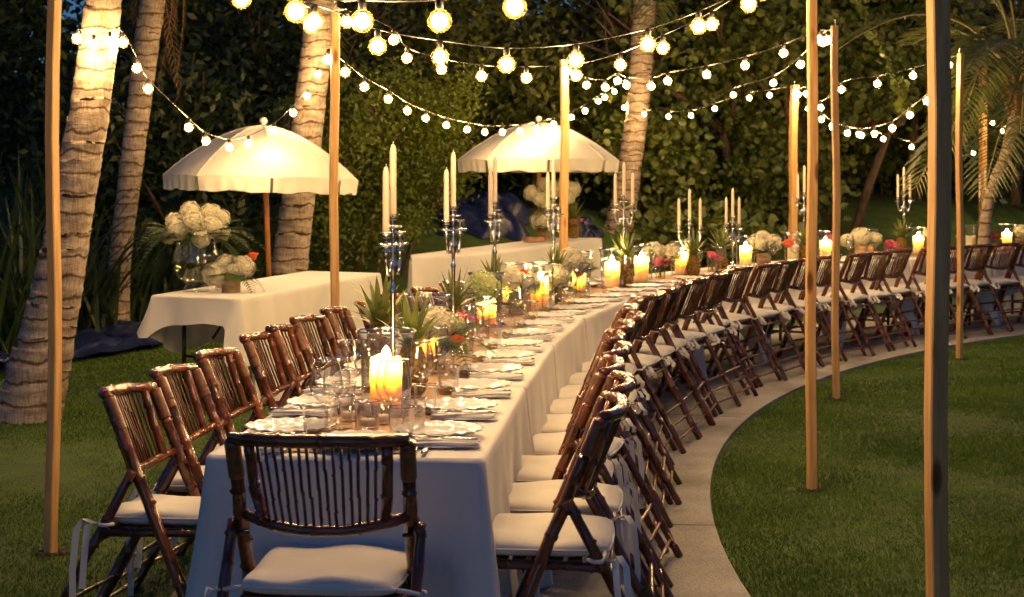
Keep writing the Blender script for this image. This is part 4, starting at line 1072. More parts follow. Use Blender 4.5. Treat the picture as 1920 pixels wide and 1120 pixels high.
# things on the farther side table
def on2(u, w):
    q = e1_ + dv * (LN2 * u) + (e2_ - e1_) * w; return (q.x, q.y, 0.756 + 0.118 * u)
def u2_for_x(x, w):
    lo, hi = 0.0, 1.0
    for _ in range(40):
        m_ = (lo + hi) / 2; q = on2(m_, w)
        if 960 + FPX * q[0] / q[1] < x: lo = m_
        else: hi = m_
    return lo
arrangement(on2(u2_for_x(1022, 0.30), 0.30), 'white hydrangea in bark pot, smaller one on the farther side table', 'birch', (('pure', -0.04, -0.02, 0.19, 1.4), ('white', 0.07, 0.0, 0.17, 1.1)), (), ((-1.2, -0.1, 0), (-2.0, 0.1, 0)), scale=1.1)
root = empty('tall_bouquet', on2(u2_for_x(1030, 0.6), 0.6)); tag(root, 'tall white hydrangea bouquet under the farther umbrella', 'flowers', 'flower arrangements')
MB().lathe([(0.0, 0.0), (0.06, 0.0), (0.065, 0.01), (0.055, 0.2), (0.075, 0.36), (0.073, 0.36), (0.052, 0.2), (0.0, 0.02)], 28).build('vase', 'glass_thick', root)
for q, (x, y, z, s_) in enumerate([(-0.19, 0, 0.52, 1.1), (-0.10, -0.05, 0.46, 1.1), (-0.06, 0, 0.62, 0.9), (0.04, -0.05, 0.56, 1.2), (0.15, 0, 0.60, 1.1), (0.25, 0.02, 0.56, 1.1), (-0.02, -0.03, 0.38, 1.0), (0.20, 0, 0.47, 1.0)]):
    o = link('hydrangea', HYD[q % 3], 'hyd_white', root, (x, y, z), q); o.scale = (s_,) * 3
    MB().tube([(0, 0, 0.1), (x * 0.5, y, 0.33), (x, y, z)], 0.004, 5).build('stem', 'stem', root)
for q, (a, tl, kd) in enumerate([(3.14, 0.3, 3), (3.4, 0.0, 4), (2.8, 0.5, 3), (0.0, 0.3, 3), (-0.4, 0.1, 4), (-1.4, 0.1, 3), (-2.2, 0.0, 4), (0.5, 0.6, 3), (2.2, 0.9, 3), (1.2, 1.2, 3)]):
    o = link('fern_leaf', FERNBIG[kd - 3], 'fern', root, (0.05 * math.cos(a), 0.05 * math.sin(a), 0.36)); o.rotation_euler = (0, -tl, a)
pineapple(1078, 0, 'pineapple on the farther side table behind its post', 1, 1.3, on2(u2_for_x(1075, 0.5), 0.5))
arrangement(on2(u2_for_x(1106, 0.4), 0.4), 'small pink and white posy at the far end of the side table', 'glass', (), (('rose_pink', -0.05, 0, 0.20, 1.1), ('rose_pink', 0.05, 0, 0.23, 1.0), ('rose_coral', 0.0, 0.02, 0.17, 1.0), ('rose_pink', 0.11, 0.0, 0.19, 0.9)), ((-1.2, 0.1, 0), (0.2, 0.1, 0), (3.0, 0.2, 0)))
q = on2(u2_for_x(1000, 0.35), 0.35)
root = empty('wooden_crate', q, 0.5); tag(root, 'small wooden box on the farther side table', 'box')
for (c, d_) in (((0, -0.05, 0.03), (0.20, 0.01, 0.05)), ((0, 0.05, 0.03), (0.20, 0.01, 0.05)), ((-0.1, 0, 0.03), (0.01, 0.088, 0.05)), ((0.1, 0, 0.03), (0.01, 0.088, 0.05)), ((0, 0, 0.004), (0.188, 0.088, 0.006))):
    MB().box(c, d_).build('board', 'crate', root, smooth=False)

# ------------------------------------------------------------------ umbrellas
def umbrella(base, apex, R, H, lab, tilt, rot, pole_mat):
    """base: ground point; apex: top; H: height of the dome above its rim"""
    root = empty('beach_umbrella', base); tag(root, lab, 'umbrella', 'white umbrellas')
    b, ap = Vector((0, 0, 0)), Vector(apex) - Vector(base)
    ax = (ap - b).normalized(); q = Vector((0, 0, 1)).rotation_difference(ax); T = Matrix.Rotation(tilt, 3, 'Y')
    zj = b.lerp(ap, 0.30)
    MB().tube([b - Vector((0, 0, 0.1)), zj], 0.019, 10).build('lower_pole', 'steel', root)
    MB().tube([zj - ax * 0.05, b.lerp(ap, 0.985)], 0.024, 10).build('pole', pole_mat, root)
    MB().lathe([(0.0, -0.02), (0.02, -0.02), (0.012, 0.0), (0.026, 0.012), (0.034, 0.03), (0.028, 0.052), (0.0, 0.064)], 16, tuple(ap + Vector((0, 0, 0.01)))).build('finial', 'canvas', root)
    P8 = 8
    def pt(a, u):
        f = abs(((a / (2 * math.pi) * P8) % 1) - 0.5) * 2      # 1 on a rib, 0 mid panel
        r = R * u * (1 - 0.05 * (1 - f ** 2) * u); z = -H * (u ** 1.75) - 0.035 * (1 - f) * math.sin(u * math.pi) * 0.5 + 0.016 * (1 - f ** 2) * u ** 4
        return T @ Vector((r * math.cos(a), r * math.sin(a), z))
    for k in range(P8):
        m = MB(); na, nu = 10, 14
        for j in range(nu + 1):
            for i in range(na + 1):
                a = rot + 2 * math.pi * (k + i / na) / P8; m.v.append(tuple(ap + pt_rot(pt, a, rot, j / nu)))
        for j in range(nu):
            for i in range(na): m.f.append((j * (na + 1) + i, j * (na + 1) + i + 1, (j + 1) * (na + 1) + i + 1, (j + 1) * (na + 1) + i))
        pan = m.build('canopy_panel', 'canvas', root)
        vm = MB(); nh = 5
        for j in range(nh + 1):
            for i in range(na * 2 + 1):
                f = 0.02 + 0.96 * i / (na * 2); a = rot + 2 * math.pi * (k + f) / P8
                p0 = pt_rot(pt, a, rot, 1.0); out = Vector((math.cos(a), math.sin(a), 0))
                dr = 0.135 * j / nh * (1 - 0.12 * math.cos(math.pi * 2 * f) ** 2)
                p_ = p0 + T @ (Vector((0, 0, -dr - 0.002)) + out * (0.012 * math.sin(f * 31 + k * 2) * j / nh - 0.02 * j / nh + 0.004))
                vm.v.append(tuple(ap + p_))
        w_ = na * 2 + 1
        for j in range(nh):
            for i in range(na * 2): vm.f.append((j * w_ + i, j * w_ + i + 1, (j + 1) * w_ + i + 1, (j + 1) * w_ + i))
        vm.build('valance', 'canvas', pan)
        a = rot + 2 * math.pi * k / P8
        MB().tube([tuple(ap + pt_rot(pt, a, rot, u) + Vector((0, 0, 0.003))) for u in np.linspace(0.02, 1.0, 16)], 0.0035, 6).build('seam', 'canvas', pan)
        MB().tube([tuple(ap + pt_rot(pt, a, rot, u) + Vector((0, 0, -0.012))) for u in np.linspace(0.03, 0.99, 10)], 0.005, 6).build('rib', 'steel', root)
    return root
def pt_rot(pt, a, rot, u):
    # evaluate with ribs aligned to rot
    c = pt(a - rot, u); w = Matrix.Rotation(rot, 3, 'Z'); return w @ c
dU = 14.25
ap1 = at(494, 236, dU)
umbrella((gx(509, dU), dU, 0), ap1, 0.85, 0.46, 'white umbrella with orange-brown pole over the nearer side table', 0.03, 0.25, 'umbrella_wood')
dU2 = 17.4
ap2 = at(1010, 230, dU2)
umbrella((gx(1013, dU2), dU2, ground_z(gx(1013, dU2), dU2)), ap2, 0.87, 0.41, 'white umbrella over the farther side table behind a post', 0.0, 0.1, 'umbrella_wood')

# ------------------------------------------------------------------ string lights
GLOBE = MB().lathe([(0.0, -0.037)] + [(0.037 * math.cos(t), 0.037 * math.sin(t)) for t in np.linspace(-1.45, 1.1, 20)] + [(0.012, 0.0365)], 36).mesh('bulb')
CORE = MB().lathe([(0.0, -0.025)] + [(0.025 * math.cos(t), 0.025 * math.sin(t)) for t in np.linspace(-1.25, 1.25, 6)] + [(0.0, 0.025)], 10).mesh('glow')
SOCK = MB().lathe([(0.0125, 0.036), (0.0130, 0.042), (0.0125, 0.058), (0.008, 0.064), (0.0, 0.066)], 10).mesh('socket')
def catmull(P, sub=6):
    out = []
    for i in range(len(P) - 1):
        p0, p1, p2, p3 = P[max(0, i - 1)], P[i], P[i + 1], P[min(len(P) - 1, i + 2)]
        for k in range(sub):
            t = k / sub
            out.append(0.5 * ((2 * p1) + (-p0 + p2) * t + (2 * p0 - 5 * p1 + 4 * p2 - p3) * t * t + (-p0 + 3 * p1 - 3 * p2 + p3) * t ** 3))
    out.append(P[-1]); return out
def string(lab, a, bulbs, b):
    root = empty('string_light', a if a is not None else at(*bulbs[0])); tag(root, lab, 'string lights', 'festoon strings of warm bulbs')
    inv = -Vector(root.location); P = []
    if a is not None: P.append(Vector(a))
    pos = [at(*q) for q in bulbs]
    for p in pos: P.append(p + Vector((0, 0, 0.066)))
    if b is not None: P.append(Vector(b))
    MB().tube([p + inv for p in catmull(P)], 0.0032, 5).build('cable', 'black', root)
    for k, p in enumerate(pos):
        g = link('bulb', GLOBE, 'bulb_glass', root, p + inv); link('glow', CORE, 'bulb_glow', g); link('socket', SOCK, 'black', g)
def ptop(k, h=POST_H): x, y = POSTS[k]; return Vector((x, y, ground_z(x, y) + h - 0.02))
string('bulb string dipping from the left palm across the nearer umbrella', at(150, 60, 10.1),
       [(145, 73, 10.1), (176, 86, 10.02), (206, 80, 10.02), (230, 80, 10.3), (257, 128, 10.6), (278, 167, 10.9), (354, 239, 11.9), (386, 265, 12.3), (430, 277, 12.8), (466, 270, 13.15), (514, 246, 13.55), (550, 212, 14.2), (576, 180, 14.9), (596, 140, 15.1), (612, 112, 15.2)], at(612, 80, 15.2))
string('bulb string from the left edge to the post behind the umbrella-side chairs', at(250, -120, 6.0), [(453, -1, 6.0), (583, 46, 6.4), (650, 41, 8.4)], ptop('P2'))
string('nearest string of large bulbs across the top of the picture', ptop('P1'), [(555, 22, 5.1), (679, 40, 5.1), (824, 40, 4.9), (965, 13, 4.9), (1110, -40, 4.9), (1300, -130, 4.9)], ptop('PN'))
string('string of mid-size bulbs rising to the tall lawn post', ptop('P1'), [(590, 40, 6.4), (708, 87, 6.3), (825, 107, 6.5), (950, 121, 6.5), (1080, 112, 6.8), (1215, 83, 7.0), (1310, 50, 7.0), (1404, 8, 7.0)], ptop('P5a'))
string('string between the umbrella-side post and the tall lawn post', ptop('P2'), [(668, 44, 10.0), (738, 75, 10.0), (763, 109, 10.0), (828, 130, 9.9), (903, 143, 9.7), (987, 146, 9.5), (1080, 142, 9.3), (1163, 122, 9.0), (1243, 90, 8.5), (1335, 46, 8.3), (1430, -12, 8.0)], ptop('P5a'))
string('long low bulb swag sweeping in front of the farther umbrella top', at(622, 85, 10.0), [(616, 112, 10.0), (647, 136, 10.6), (683, 163, 11.4), (728, 186, 12.4), (764, 208, 13.2), (798, 222, 13.9), (837, 235, 14.7), (876, 243, 15.5), (909, 248, 16.0), (942, 248, 16.2), (975, 246, 16.4), (1006, 241, 16.7), (1038, 233, 17.0), (1071, 220, 17.5), (1097, 208, 18.2), (1122, 190, 19.0), (1134, 183, 19.8), (1152, 172, 20.4), (1175, 157, 21.2)], at(1188, 140, 21.7))
string('bulb string from the umbrella post across to the lawn post', ptop('P3'), [(1066, 133, 14.3), (1080, 143, 14.2), (1100, 160, 14.0), (1135, 164, 13.7), (1158, 152, 13.5), (1175, 160, 13.3), (1221, 162, 13.0), (1252, 152, 12.8), (1325, 140, 12.3), (1397, 123, 12.0), (1469, 100, 11.7), (1536, 75, 11.4), (1551, 76, 11.3)], ptop('P5'))
string('bulb string passing behind the ringed palm to the slim post', at(1140, 185, 22.2), [(1170, 202, 22.0), (1208, 214, 21.4), (1253, 219, 21.0), (1296, 217, 20.6), (1340, 204, 20.0), (1405, 184, 19.2), (1443, 179, 18.9), (1494, 172, 18.2)], ptop('P4'))
string('bulb string climbing from the round-leaved tree to the lawn post', at(1330, 195, 18.5), [(1375, 178, 17.0), (1450, 156, 14.6), (1501, 121, 12.9), (1543, 80, 11.6)], ptop('P5'))
string('bulb swag from the slim post hanging low before the dark post', ptop('P4'), [(1497, 178, 18.1), (1511, 176, 17.9), (1516, 204, 17.6), (1540, 224, 17.1), (1561, 239, 16.6), (1589, 250, 16.1), (1615, 254, 15.6), (1640, 251, 15.1), (1673, 241, 14.6), (1706, 216, 14.2), (1738, 190, 13.9), (1770, 150, 13.7)], ptop('P6'))
string('bulb string rising gently to the post beside the palm fronds', ptop('P4'), [(1539, 202, 16.2), (1578, 168, 14.6), (1645, 157, 14.0), (1712, 142, 13.8), (1779, 122, 13.7)], ptop('P6'))
string('far low bulb string reaching the farthest post', at(1500, 200, 18.6), [(1560, 236, 19.0), (1610, 252, 19.5), (1656, 261, 20.0), (1709, 276, 21.0), (1768, 286, 22.5), (1825, 287, 24.0)], ptop('P7', 2.6))
string('short bulb string beyond the farthest post at the right edge', ptop('P7', 2.6), [(1861, 231, 24.6), (1880, 246, 24.0), (1898, 238, 23.5), (1935, 215, 22.5)], at(1980, 180, 21.5))

# ------------------------------------------------------------------ palms
def palm_trunk(pts, rads, root, seed, ringgap=0.115):
    r = random.Random(seed); P = catmull([Vector(p) for p in pts], 24); n_ = len(P)
    L = [0.0]
    for i in range(1, n_): L.append(L[-1] + (P[i] - P[i - 1]).length)
    tot = L[-1]; m = MB(); rows = []
    s_ = 0.0
    marks = []
    while s_ < tot:
        g = ringgap * r.uniform(0.7, 1.3); marks.append((s_, g)); s_ += g
    nn_ = 26; k = 0
    def posat(s):
        i = 0
        while i < n_ - 2 and L[i + 1] < s: i += 1
        f = (s - L[i]) / max(1e-9, L[i + 1] - L[i]); return P[i].lerp(P[i + 1], min(1, f))
    def radat(s):
        u = s / tot * (len(rads) - 1); i = min(len(rads) - 2, int(u)); return rads[i] * (1 - (u - i)) + rads[i + 1] * (u - i)
    ring_list = []
    for (s0, g) in marks:
        tilt = r.uniform(-0.10, 0.10); ph = r.uniform(0, 6.28); amp = r.uniform(0.25, 0.6)
        ring_list += [(s0 + g * 0.02, 1.005, tilt, ph, amp), (s0 + g * 0.10, 0.985, tilt, ph, amp), (s0 + g * 0.80, 0.995, tilt, ph, amp), (s0 + g * 0.97, 1.018, tilt, ph, amp)]
    for (s, k_, tilt, ph, amp) in ring_list:
        c = posat(min(s, tot)); rr = radat(min(s, tot)) * k_
        for j in range(nn_):
            w = 2 * math.pi * j / nn_
            dz = rr * tilt * math.cos(w - ph) * 2 + ringgap * amp * 0.13 * (math.sin(3 * w + ph) + 0.6 * math.sin(7 * w + 2 * ph))
            bump = 1 + 0.02 * math.sin(5 * w + ph)
            m.v.append((c.x + rr * bump * math.cos(w), c.y + rr * bump * math.sin(w), c.z + dz))
    for i in range(len(ring_list) - 1):
        for j in range(nn_): m.f.append((i * nn_ + j, i * nn_ + (j + 1) % nn_, (i + 1) * nn_ + (j + 1) % nn_, (i + 1) * nn_ + j))
    return m.build('trunk', 'palm_bark', root)
def frond_mesh(L, seed, droop=0.7, up=0.5, npair=46, leaf=0.55, curl=0.0, hang=0.8):
    r = random.Random(seed); pts = []
    for k in range(16):
        u = k / 15; pts.append(Vector((L * (u - 0.18 * droop * u * u), curl * u * u * L, L * (up * u - droop * u * u))))
    V = []
    for k in range(npair):
        u = 0.16 + 0.84 * k / (npair - 1); i = min(14, int(u * 15)); f = u * 15 - i; b = pts[i].lerp(pts[i + 1], f)
        t = (pts[i + 1] - pts[i]).normalized(); side = t.cross(Vector((0, 0, 1))).normalized(); upv = side.cross(t)
        ll = leaf * math.sin(math.pi * (0.22 + 0.72 * u)) ** 0.6 * r.uniform(0.85, 1.1)
        for s in (-1, 1):
            d = (t * (0.55 + 0.3 * u) + side * s * 0.9 + upv * r.uniform(0.05, 0.35)).normalized()
            w = t.cross(d).cross(d).normalized() * 0.5 + t * 0.5; w = w.normalized() * 0.013
            h_ = hang * r.uniform(0.7, 1.2)
            q0 = b; q1 = b + d * ll * 0.5 + Vector((0, 0, -h_ * ll * 0.10)); q2 = b + d * ll * 0.93 + Vector((0, 0, -h_ * ll * 0.42))
            V += [q0 - w * 0.5, q1 - w, q1 + w, q0 + w * 0.5, q1 - w, q2 - w * 0.15, q2 + w * 0.15, q1 + w]
    rm = MB().tube(pts, [0.020 * (1 - 0.85 * k / 15) for k in range(16)], 6)
    lm = MB(); lm.v = [tuple(p) for p in V]; lm.f = [tuple(range(i, i + 4)) for i in range(0, len(V), 4)]
    return rm.mesh('frond_stalk'), lm.mesh('frond_leaflets', smooth=False)
FR = [frond_mesh(2.6, 1, 0.75, 0.55), frond_mesh(2.8, 2, 0.95, 0.75, curl=0.1), frond_mesh(2.5, 3, 0.55, 0.25, curl=-0.1)]
FRD = frond_mesh(1.9, 4, 1.5, -0.1, npair=30, leaf=0.35, hang=1.6)
def crown(root, c, n_, seed, dry=0, a0_=0.0, scale=1.0, tilt0=0.25):
    r = random.Random(seed)
    for k in range(n_):
        st, lf = FR[k % 3]; a = a0_ + k * 2.4 + r.uniform(-.2, .2)
        o = link('frond', st, 'rachis', root, c); o.rotation_euler = (r.uniform(-.15, .15), -r.uniform(-0.55, 0.55) - tilt0 * 0, a); o.scale = (scale * r.uniform(0.85, 1.1),) * 3
        link('leaflets', lf, 'frond', o)
    for k in range(dry):
        st, lf = FRD; a = a0_ + 1 + k * 1.9
        o = link('dry_frond', st, 'frond_dry', root, (c[0], c[1], c[2] - 0.12)); o.rotation_euler = (r.uniform(-.2, .2), 0.3, a); o.scale = (0.42,) * 3
        link('leaflets', lf, 'frond_dry', o)
def palm(lab, pts, rads, seed, nf=11, dry=2):
    base = Vector(pts[0]); root = empty('palm_tree', base); tag(root, lab, 'palm tree', 'palm trees')
    loc = [Vector(p) - base for p in pts]
    palm_trunk([loc[0] - Vector((0, 0, 0.1))] + loc[1:], rads, root, seed)
    crown(root, tuple(loc[-1]), nf, seed, dry)
dP = 10.3
palm('pale ringed palm trunk with flared foot at the left, leaning right', [at(40, 790, dP), at(95, 600, dP), at(140, 360, dP), at(172, 180, dP), at(194, 0, dP + .1), at(212, -250, dP + .2), at(222, -520, dP + .3)], [0.235, 0.165, 0.138, 0.122, 0.113, 0.105, 0.10], 3)
dP = 15.6
palm('dark slim palm trunk in shade behind the nearer umbrella', [at(215, 640, dP), at(226, 480, dP), at(248, 300, dP), at(270, 120, dP), at(286, 0, dP), at(300, -140, dP)], [0.14, 0.105, 0.11, 0.115, 0.12, 0.11], 4, 9, 4)
dP = 15.7
palm('ringed palm trunk rising behind the nearer umbrella pole', [at(528, 640, dP), at(545, 480, dP), at(565, 330, dP), at(588, 140, dP), at(604, 0, dP), at(625, -250, dP), at(640, -450, dP)], [0.20, 0.175, 0.155, 0.15, 0.15, 0.14, 0.13], 5)
dP = 22.0
palm('ringed palm trunk rising beside the farther umbrella', [at(1140, 520, dP), at(1158, 440, dP), at(1178, 330, dP), at(1196, 200, dP), at(1206, 60, dP), at(1210, 0, dP), at(1216, -120, dP)], [0.26, 0.20, 0.165, 0.15, 0.16, 0.155, 0.15], 6, 10, 2)
# low palm with a full crown at the right
dP = 17.0
base = Vector((gx(1838, dP), dP, 0)); root = empty('palm_tree', base); tag(root, 'low palm with husky brown trunk and long arching fronds at right', 'palm tree', 'palm trees')
cr = at(1912, 165, dP) - base
mid = at(1850, 400, dP) - base
palm_trunk([(0, 0, -0.1), tuple(mid), tuple(mid.lerp(cr, 0.5) + Vector((0.05, 0, 0))), tuple(cr - Vector((0, 0, 0.15)))], [0.085, 0.062, 0.062, 0.09], root, 9)
hm = MB()
for k in range(26):
    a = k * 2.4; z = 0.40 * (k / 26)
    hm.tube([(0.09 * math.cos(a), 0.09 * math.sin(a), -0.40 + z), (0.13 * math.cos(a), 0.13 * math.sin(a), -0.22 + z), (0.20 * math.cos(a), 0.20 * math.sin(a), -0.05 + z)], [0.035, 0.032, 0.012], 6, flat=0.5)
ho = hm.build('husk', 'husk', root); ho.location = cr
rp = random.Random(4)
for k, (a, tl, sc_, md) in enumerate([(3.2, 0.42, 0.85, 1), (4.15, -0.02, 1.0, 0), (4.4, -0.10, 1.05, 2), (4.75, 0.0, 1.1, 0), (4.25, 0.12, 1.1, 0), (4.05, -0.15, 0.95, 2), (4.55, -0.18, 1.1, 1), (4.2, 0.55, 1.05, 0), (4.3, 0.35, 1.0, 2), (4.55, 0.60, 1.0, 0), (4.9, 0.55, 1.1, 2), (4.05, 0.75, 0.9, 1), (5.4, 0.3, 1.0, 0), (0.2, 0.4, 1, 1), (1.2, 0.5, 1, 0), (1.9, 0.6, 1, 2), (5.9, 0.6, 1, 2), (2.7, 0.9, 0.9, 1), (4.5, 0.1, 1.0, 2)]):
    st, lf = FR[md]; o = link('frond', st, 'rachis', root, cr); o.rotation_euler = (rp.uniform(-.1, .1), -tl, a); o.scale = (sc_,) * 3
    link('leaflets', lf, 'frond', o)

# ------------------------------------------------------------------ trees, shrubs, reeds
def leafcloud(centers, spread, n, size, shape='diamond', flat=0.35, seed=0, upbias=0.3):
    g = np.random.default_rng(seed); C = np.asarray(centers, float)
    idx = g.integers(0, len(C), n); S = np.asarray(spread, float)
    P = C[idx] + g.normal(0, 1, (n, 3)) * (S[idx][:, None] if S.ndim == 1 else S)
    nrm = g.normal(0, 1, (n, 3)); nrm[:, 2] += upbias * 2; nrm[:, 1] -= 0.5; nrm /= np.linalg.norm(nrm, axis=1)[:, None]
    a = np.cross(nrm, g.normal(0, 1, (n, 3))); a /= np.linalg.norm(a, axis=1)[:, None]; b = np.cross(nrm, a)
    L = size * g.uniform(0.6, 1.25, n)
    if shape == 'diamond': pts = [(-.5, 0, 0), (-.05, .24, .06), (.5, 0, 0), (-.05, -.24, .06)]
    elif shape == 'round': pts = [(-.46, 0, 0), (-.34, .34, .07), (.12, .40, .13), (.52, 0, -.06), (.52, 0, -.06), (.12, -.40, .13), (-.34, -.34, .07), (-.46, 0, 0)]
    else: pts = [(-.5, 0, 0), (0, .12, .1), (.5, 0, -.1), (0, -.12, .1)]
    V = np.stack([P + a * (L * x)[:, None] + b * (L * y)[:, None] + nrm * (L * z)[:, None] for x, y, z in pts], 1)
    return V.reshape(-1, 3), 4
def limbs(m, p, d, L, r, depth, rnd, tips):
    q = p + d * L; mid = p.lerp(q, 0.5) + Vector((rnd.uniform(-1, 1), rnd.uniform(-1, 1), rnd.uniform(-.3, .3))) * L * 0.07
    m.tube([p, mid, q], [r, r * 0.85, r * 0.68], 7 if depth > 1 else 5, cap=True)
    tips.append(q)
    if depth == 0: return
    for k in range(rnd.choice((2, 3, 3))):
        nd = (d + Vector((rnd.uniform(-1, 1), rnd.uniform(-1, 1), rnd.uniform(-.25, .75))) * 0.85).normalized()
        limbs(m, q, nd, L * rnd.uniform(0.6, 0.85), r * 0.62, depth - 1, rnd, tips)
def tree(name, lab, cat, base, height, rx, ry, ncl, nleaf, size, m, seed, shape='diamond', stems=1, crown_lo=0.35, trunk_r=0.09, group=None, clspread=0.22, extra=None):
    rnd = random.Random(seed); g = np.random.default_rng(seed); base = Vector(base)
    root = empty(name, base); tag(root, lab, cat, group)
    tips = []
    for s in range(stems):
        tm = MB(); a = 2 * math.pi * s / max(1, stems) + 0.5; lean = 0.0 if stems == 1 else 0.40
        d = Vector((lean * math.cos(a), lean * math.sin(a) * 0.5, 1)).normalized()
        limbs(tm, Vector((0.10 * (stems > 1) * math.cos(a), 0.10 * (stems > 1) * math.sin(a), -0.1)), d, height * 0.38, trunk_r, 3, rnd, tips)
        tm.build('trunk', 'bark', root)
    cl = []
    while len(cl) < ncl:
        v = g.normal(0, 1, 3); v /= np.linalg.norm(v); r = g.random() ** 0.28
        z = height * (crown_lo + (1 - crown_lo) * (0.5 + 0.5 * v[2] * r))
        w = 0.85 + 0.3 * math.sin(5 * v[0] + seed) * math.cos(4 * v[2])
        cl.append((v[0] * r * rx * w, v[1] * r * ry * w, z))
    for t in tips[len(tips) // 3:]:
        if abs(t.x) < rx * 1.2 and t.z < height * 1.05: cl.append(tuple(t))
    if extra: cl += extra
    sp = g.uniform(0.6, 1.4, len(cl)) * clspread
    V, k = leafcloud(cl, sp, nleaf, size, shape, seed=seed)
    npmesh('crown', V, k, m, root)
    return root
GT = 'garden trees and shrubs behind the tables'
def gpos(x, d): X = gx(x, d); return (X, d, ground_z(X, d))
# the bright small-leaved shrub in the middle
bz = gpos(735, 18.9)
sprays = []
for (x0, y0, x1, y1) in ((760, 200, 890, 140), (770, 240, 880, 180), (690, 190, 700, 150), (640, 260, 600, 190), (800, 260, 870, 225), (790, 330, 885, 290), (720, 200, 760, 140)):
    for k in range(14):
        u = k / 13; q = at(x0 + (x1 - x0) * u, y0 + (y1 - y0) * u + 10 * u * u, 18.6) - Vector(bz); sprays.append(tuple(q))
o = tree('leafy_shrub', 'bright green small-leaved shrub between the two umbrellas', 'shrub', bz, 2.35, 0.88, 0.7, 150, 16000, 0.066, 'leaf_shrub', 3, crown_lo=0.12, stems=3, trunk_r=0.03, group=GT, clspread=0.10, extra=sprays)
tree('leafy_shrub', 'dim green shrub filling the gap behind the first umbrella canopy', 'shrub', gpos(640, 18.6), 2.3, 1.0, 0.8, 90, 9000, 0.07, 'leaf_shrub', 5, crown_lo=0.1, stems=3, trunk_r=0.03, group=GT, clspread=0.13)
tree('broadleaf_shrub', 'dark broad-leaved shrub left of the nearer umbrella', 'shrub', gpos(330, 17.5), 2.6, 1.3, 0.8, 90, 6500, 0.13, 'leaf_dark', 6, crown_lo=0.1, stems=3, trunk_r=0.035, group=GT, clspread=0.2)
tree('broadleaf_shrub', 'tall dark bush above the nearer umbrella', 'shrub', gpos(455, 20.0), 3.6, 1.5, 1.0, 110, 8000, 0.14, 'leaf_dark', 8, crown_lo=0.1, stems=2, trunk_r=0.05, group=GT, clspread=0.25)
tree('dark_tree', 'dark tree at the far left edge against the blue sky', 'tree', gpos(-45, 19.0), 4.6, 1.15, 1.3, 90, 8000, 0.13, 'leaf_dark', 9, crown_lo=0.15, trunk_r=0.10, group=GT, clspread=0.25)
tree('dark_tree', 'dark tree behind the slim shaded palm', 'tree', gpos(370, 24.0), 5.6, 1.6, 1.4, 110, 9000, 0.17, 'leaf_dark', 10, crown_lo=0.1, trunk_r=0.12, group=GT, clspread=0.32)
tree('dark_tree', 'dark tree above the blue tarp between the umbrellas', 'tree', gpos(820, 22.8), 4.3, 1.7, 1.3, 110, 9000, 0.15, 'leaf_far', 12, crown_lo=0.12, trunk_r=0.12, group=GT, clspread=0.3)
tree('dark_tree', 'tree with gaps of blue sky above the farther umbrella', 'tree', gpos(1010, 23.6), 2.5, 1.9, 1.3, 90, 6500, 0.15, 'leaf_far', 13, crown_lo=0.08, trunk_r=0.10, group=GT, clspread=0.28)
tree('dark_tree', 'leafy tree just left of the ringed palm by the farther umbrella', 'tree', gpos(1085, 25.8), 4.2, 0.8, 1.2, 70, 5000, 0.15, 'leaf_far', 14, crown_lo=0.10, trunk_r=0.10, group=GT, clspread=0.28)
# round-leaved tree with several bare trunks
tree('round_leaved_tree', 'spreading round-leaved tree with bare leaning trunks behind the short candelabra', 'tree', gpos(1428, 23.6), 3.9, 1.55, 1.1, 190, 9500, 0.125, 'leaf_grape', 15, shape='round', crown_lo=0.30, stems=4, trunk_r=0.085, group=GT, clspread=0.20)
tree('round_leaved_tree', 'taller round-leaved tree above the lawn post tops', 'tree', gpos(1585, 23.6), 4.8, 1.6, 1.2, 170, 9000, 0.135, 'leaf_grape', 16, shape='round', crown_lo=0.38, stems=2, trunk_r=0.075, group=GT, clspread=0.24)
tree('round_leaved_shrub', 'low round-leaved shrub behind the short candelabra', 'shrub', gpos(1330, 20.6), 0.95, 1.5, 0.5, 60, 1800, 0.13, 'leaf_grape', 17, shape='round', crown_lo=0.1, stems=3, trunk_r=0.02, group=GT, clspread=0.16)
for xx, dd, hh, sd, lb in ((1235, 22.6, 1.5, 31, 'low leafy shrub at the foot of the ringed palm by the farther umbrella'), (1470, 23.4, 1.25, 32, 'low leafy shrub behind the slim post'), (1560, 27.5, 1.7, 33, 'low shrub in deep shade between the two lawn posts'),
                           (1650, 28.0, 1.9, 34, 'low shrub in deep shade left of the far candelabrum'), (1745, 28.0, 1.8, 35, 'low shrub in deep shade behind the black post'), (1300, 26.5, 2.4, 36, 'leafy shrub closing the gap behind the bare leaning trunks'), (1480, 27.0, 2.2, 37, 'leafy shrub closing the gap behind the taller round-leaved tree')):
    tree('leafy_shrub', lb, 'shrub', gpos(xx, dd), hh, 0.85, 0.6, 70, 3600, 0.12, 'leaf_grape', sd, shape='round', crown_lo=0.05, stems=3, trunk_r=0.03, group=GT, clspread=0.17)
tree('dark_tree', 'dim tree with dull red blossom behind the low palm', 'tree', gpos(1720, 27.0), 5.0, 1.9, 1.2, 100, 6500, 0.15, 'leaf_far', 18, crown_lo=0.3, trunk_r=0.10, group=GT, clspread=0.3)
tree('dark_tree', 'shaded tree at the far right edge behind the palm', 'tree', gpos(1905, 26.0), 5.4, 1.4, 1.2, 90, 6500, 0.16, 'leaf_dark', 19, crown_lo=0.05, trunk_r=0.10, group=GT, clspread=0.3)
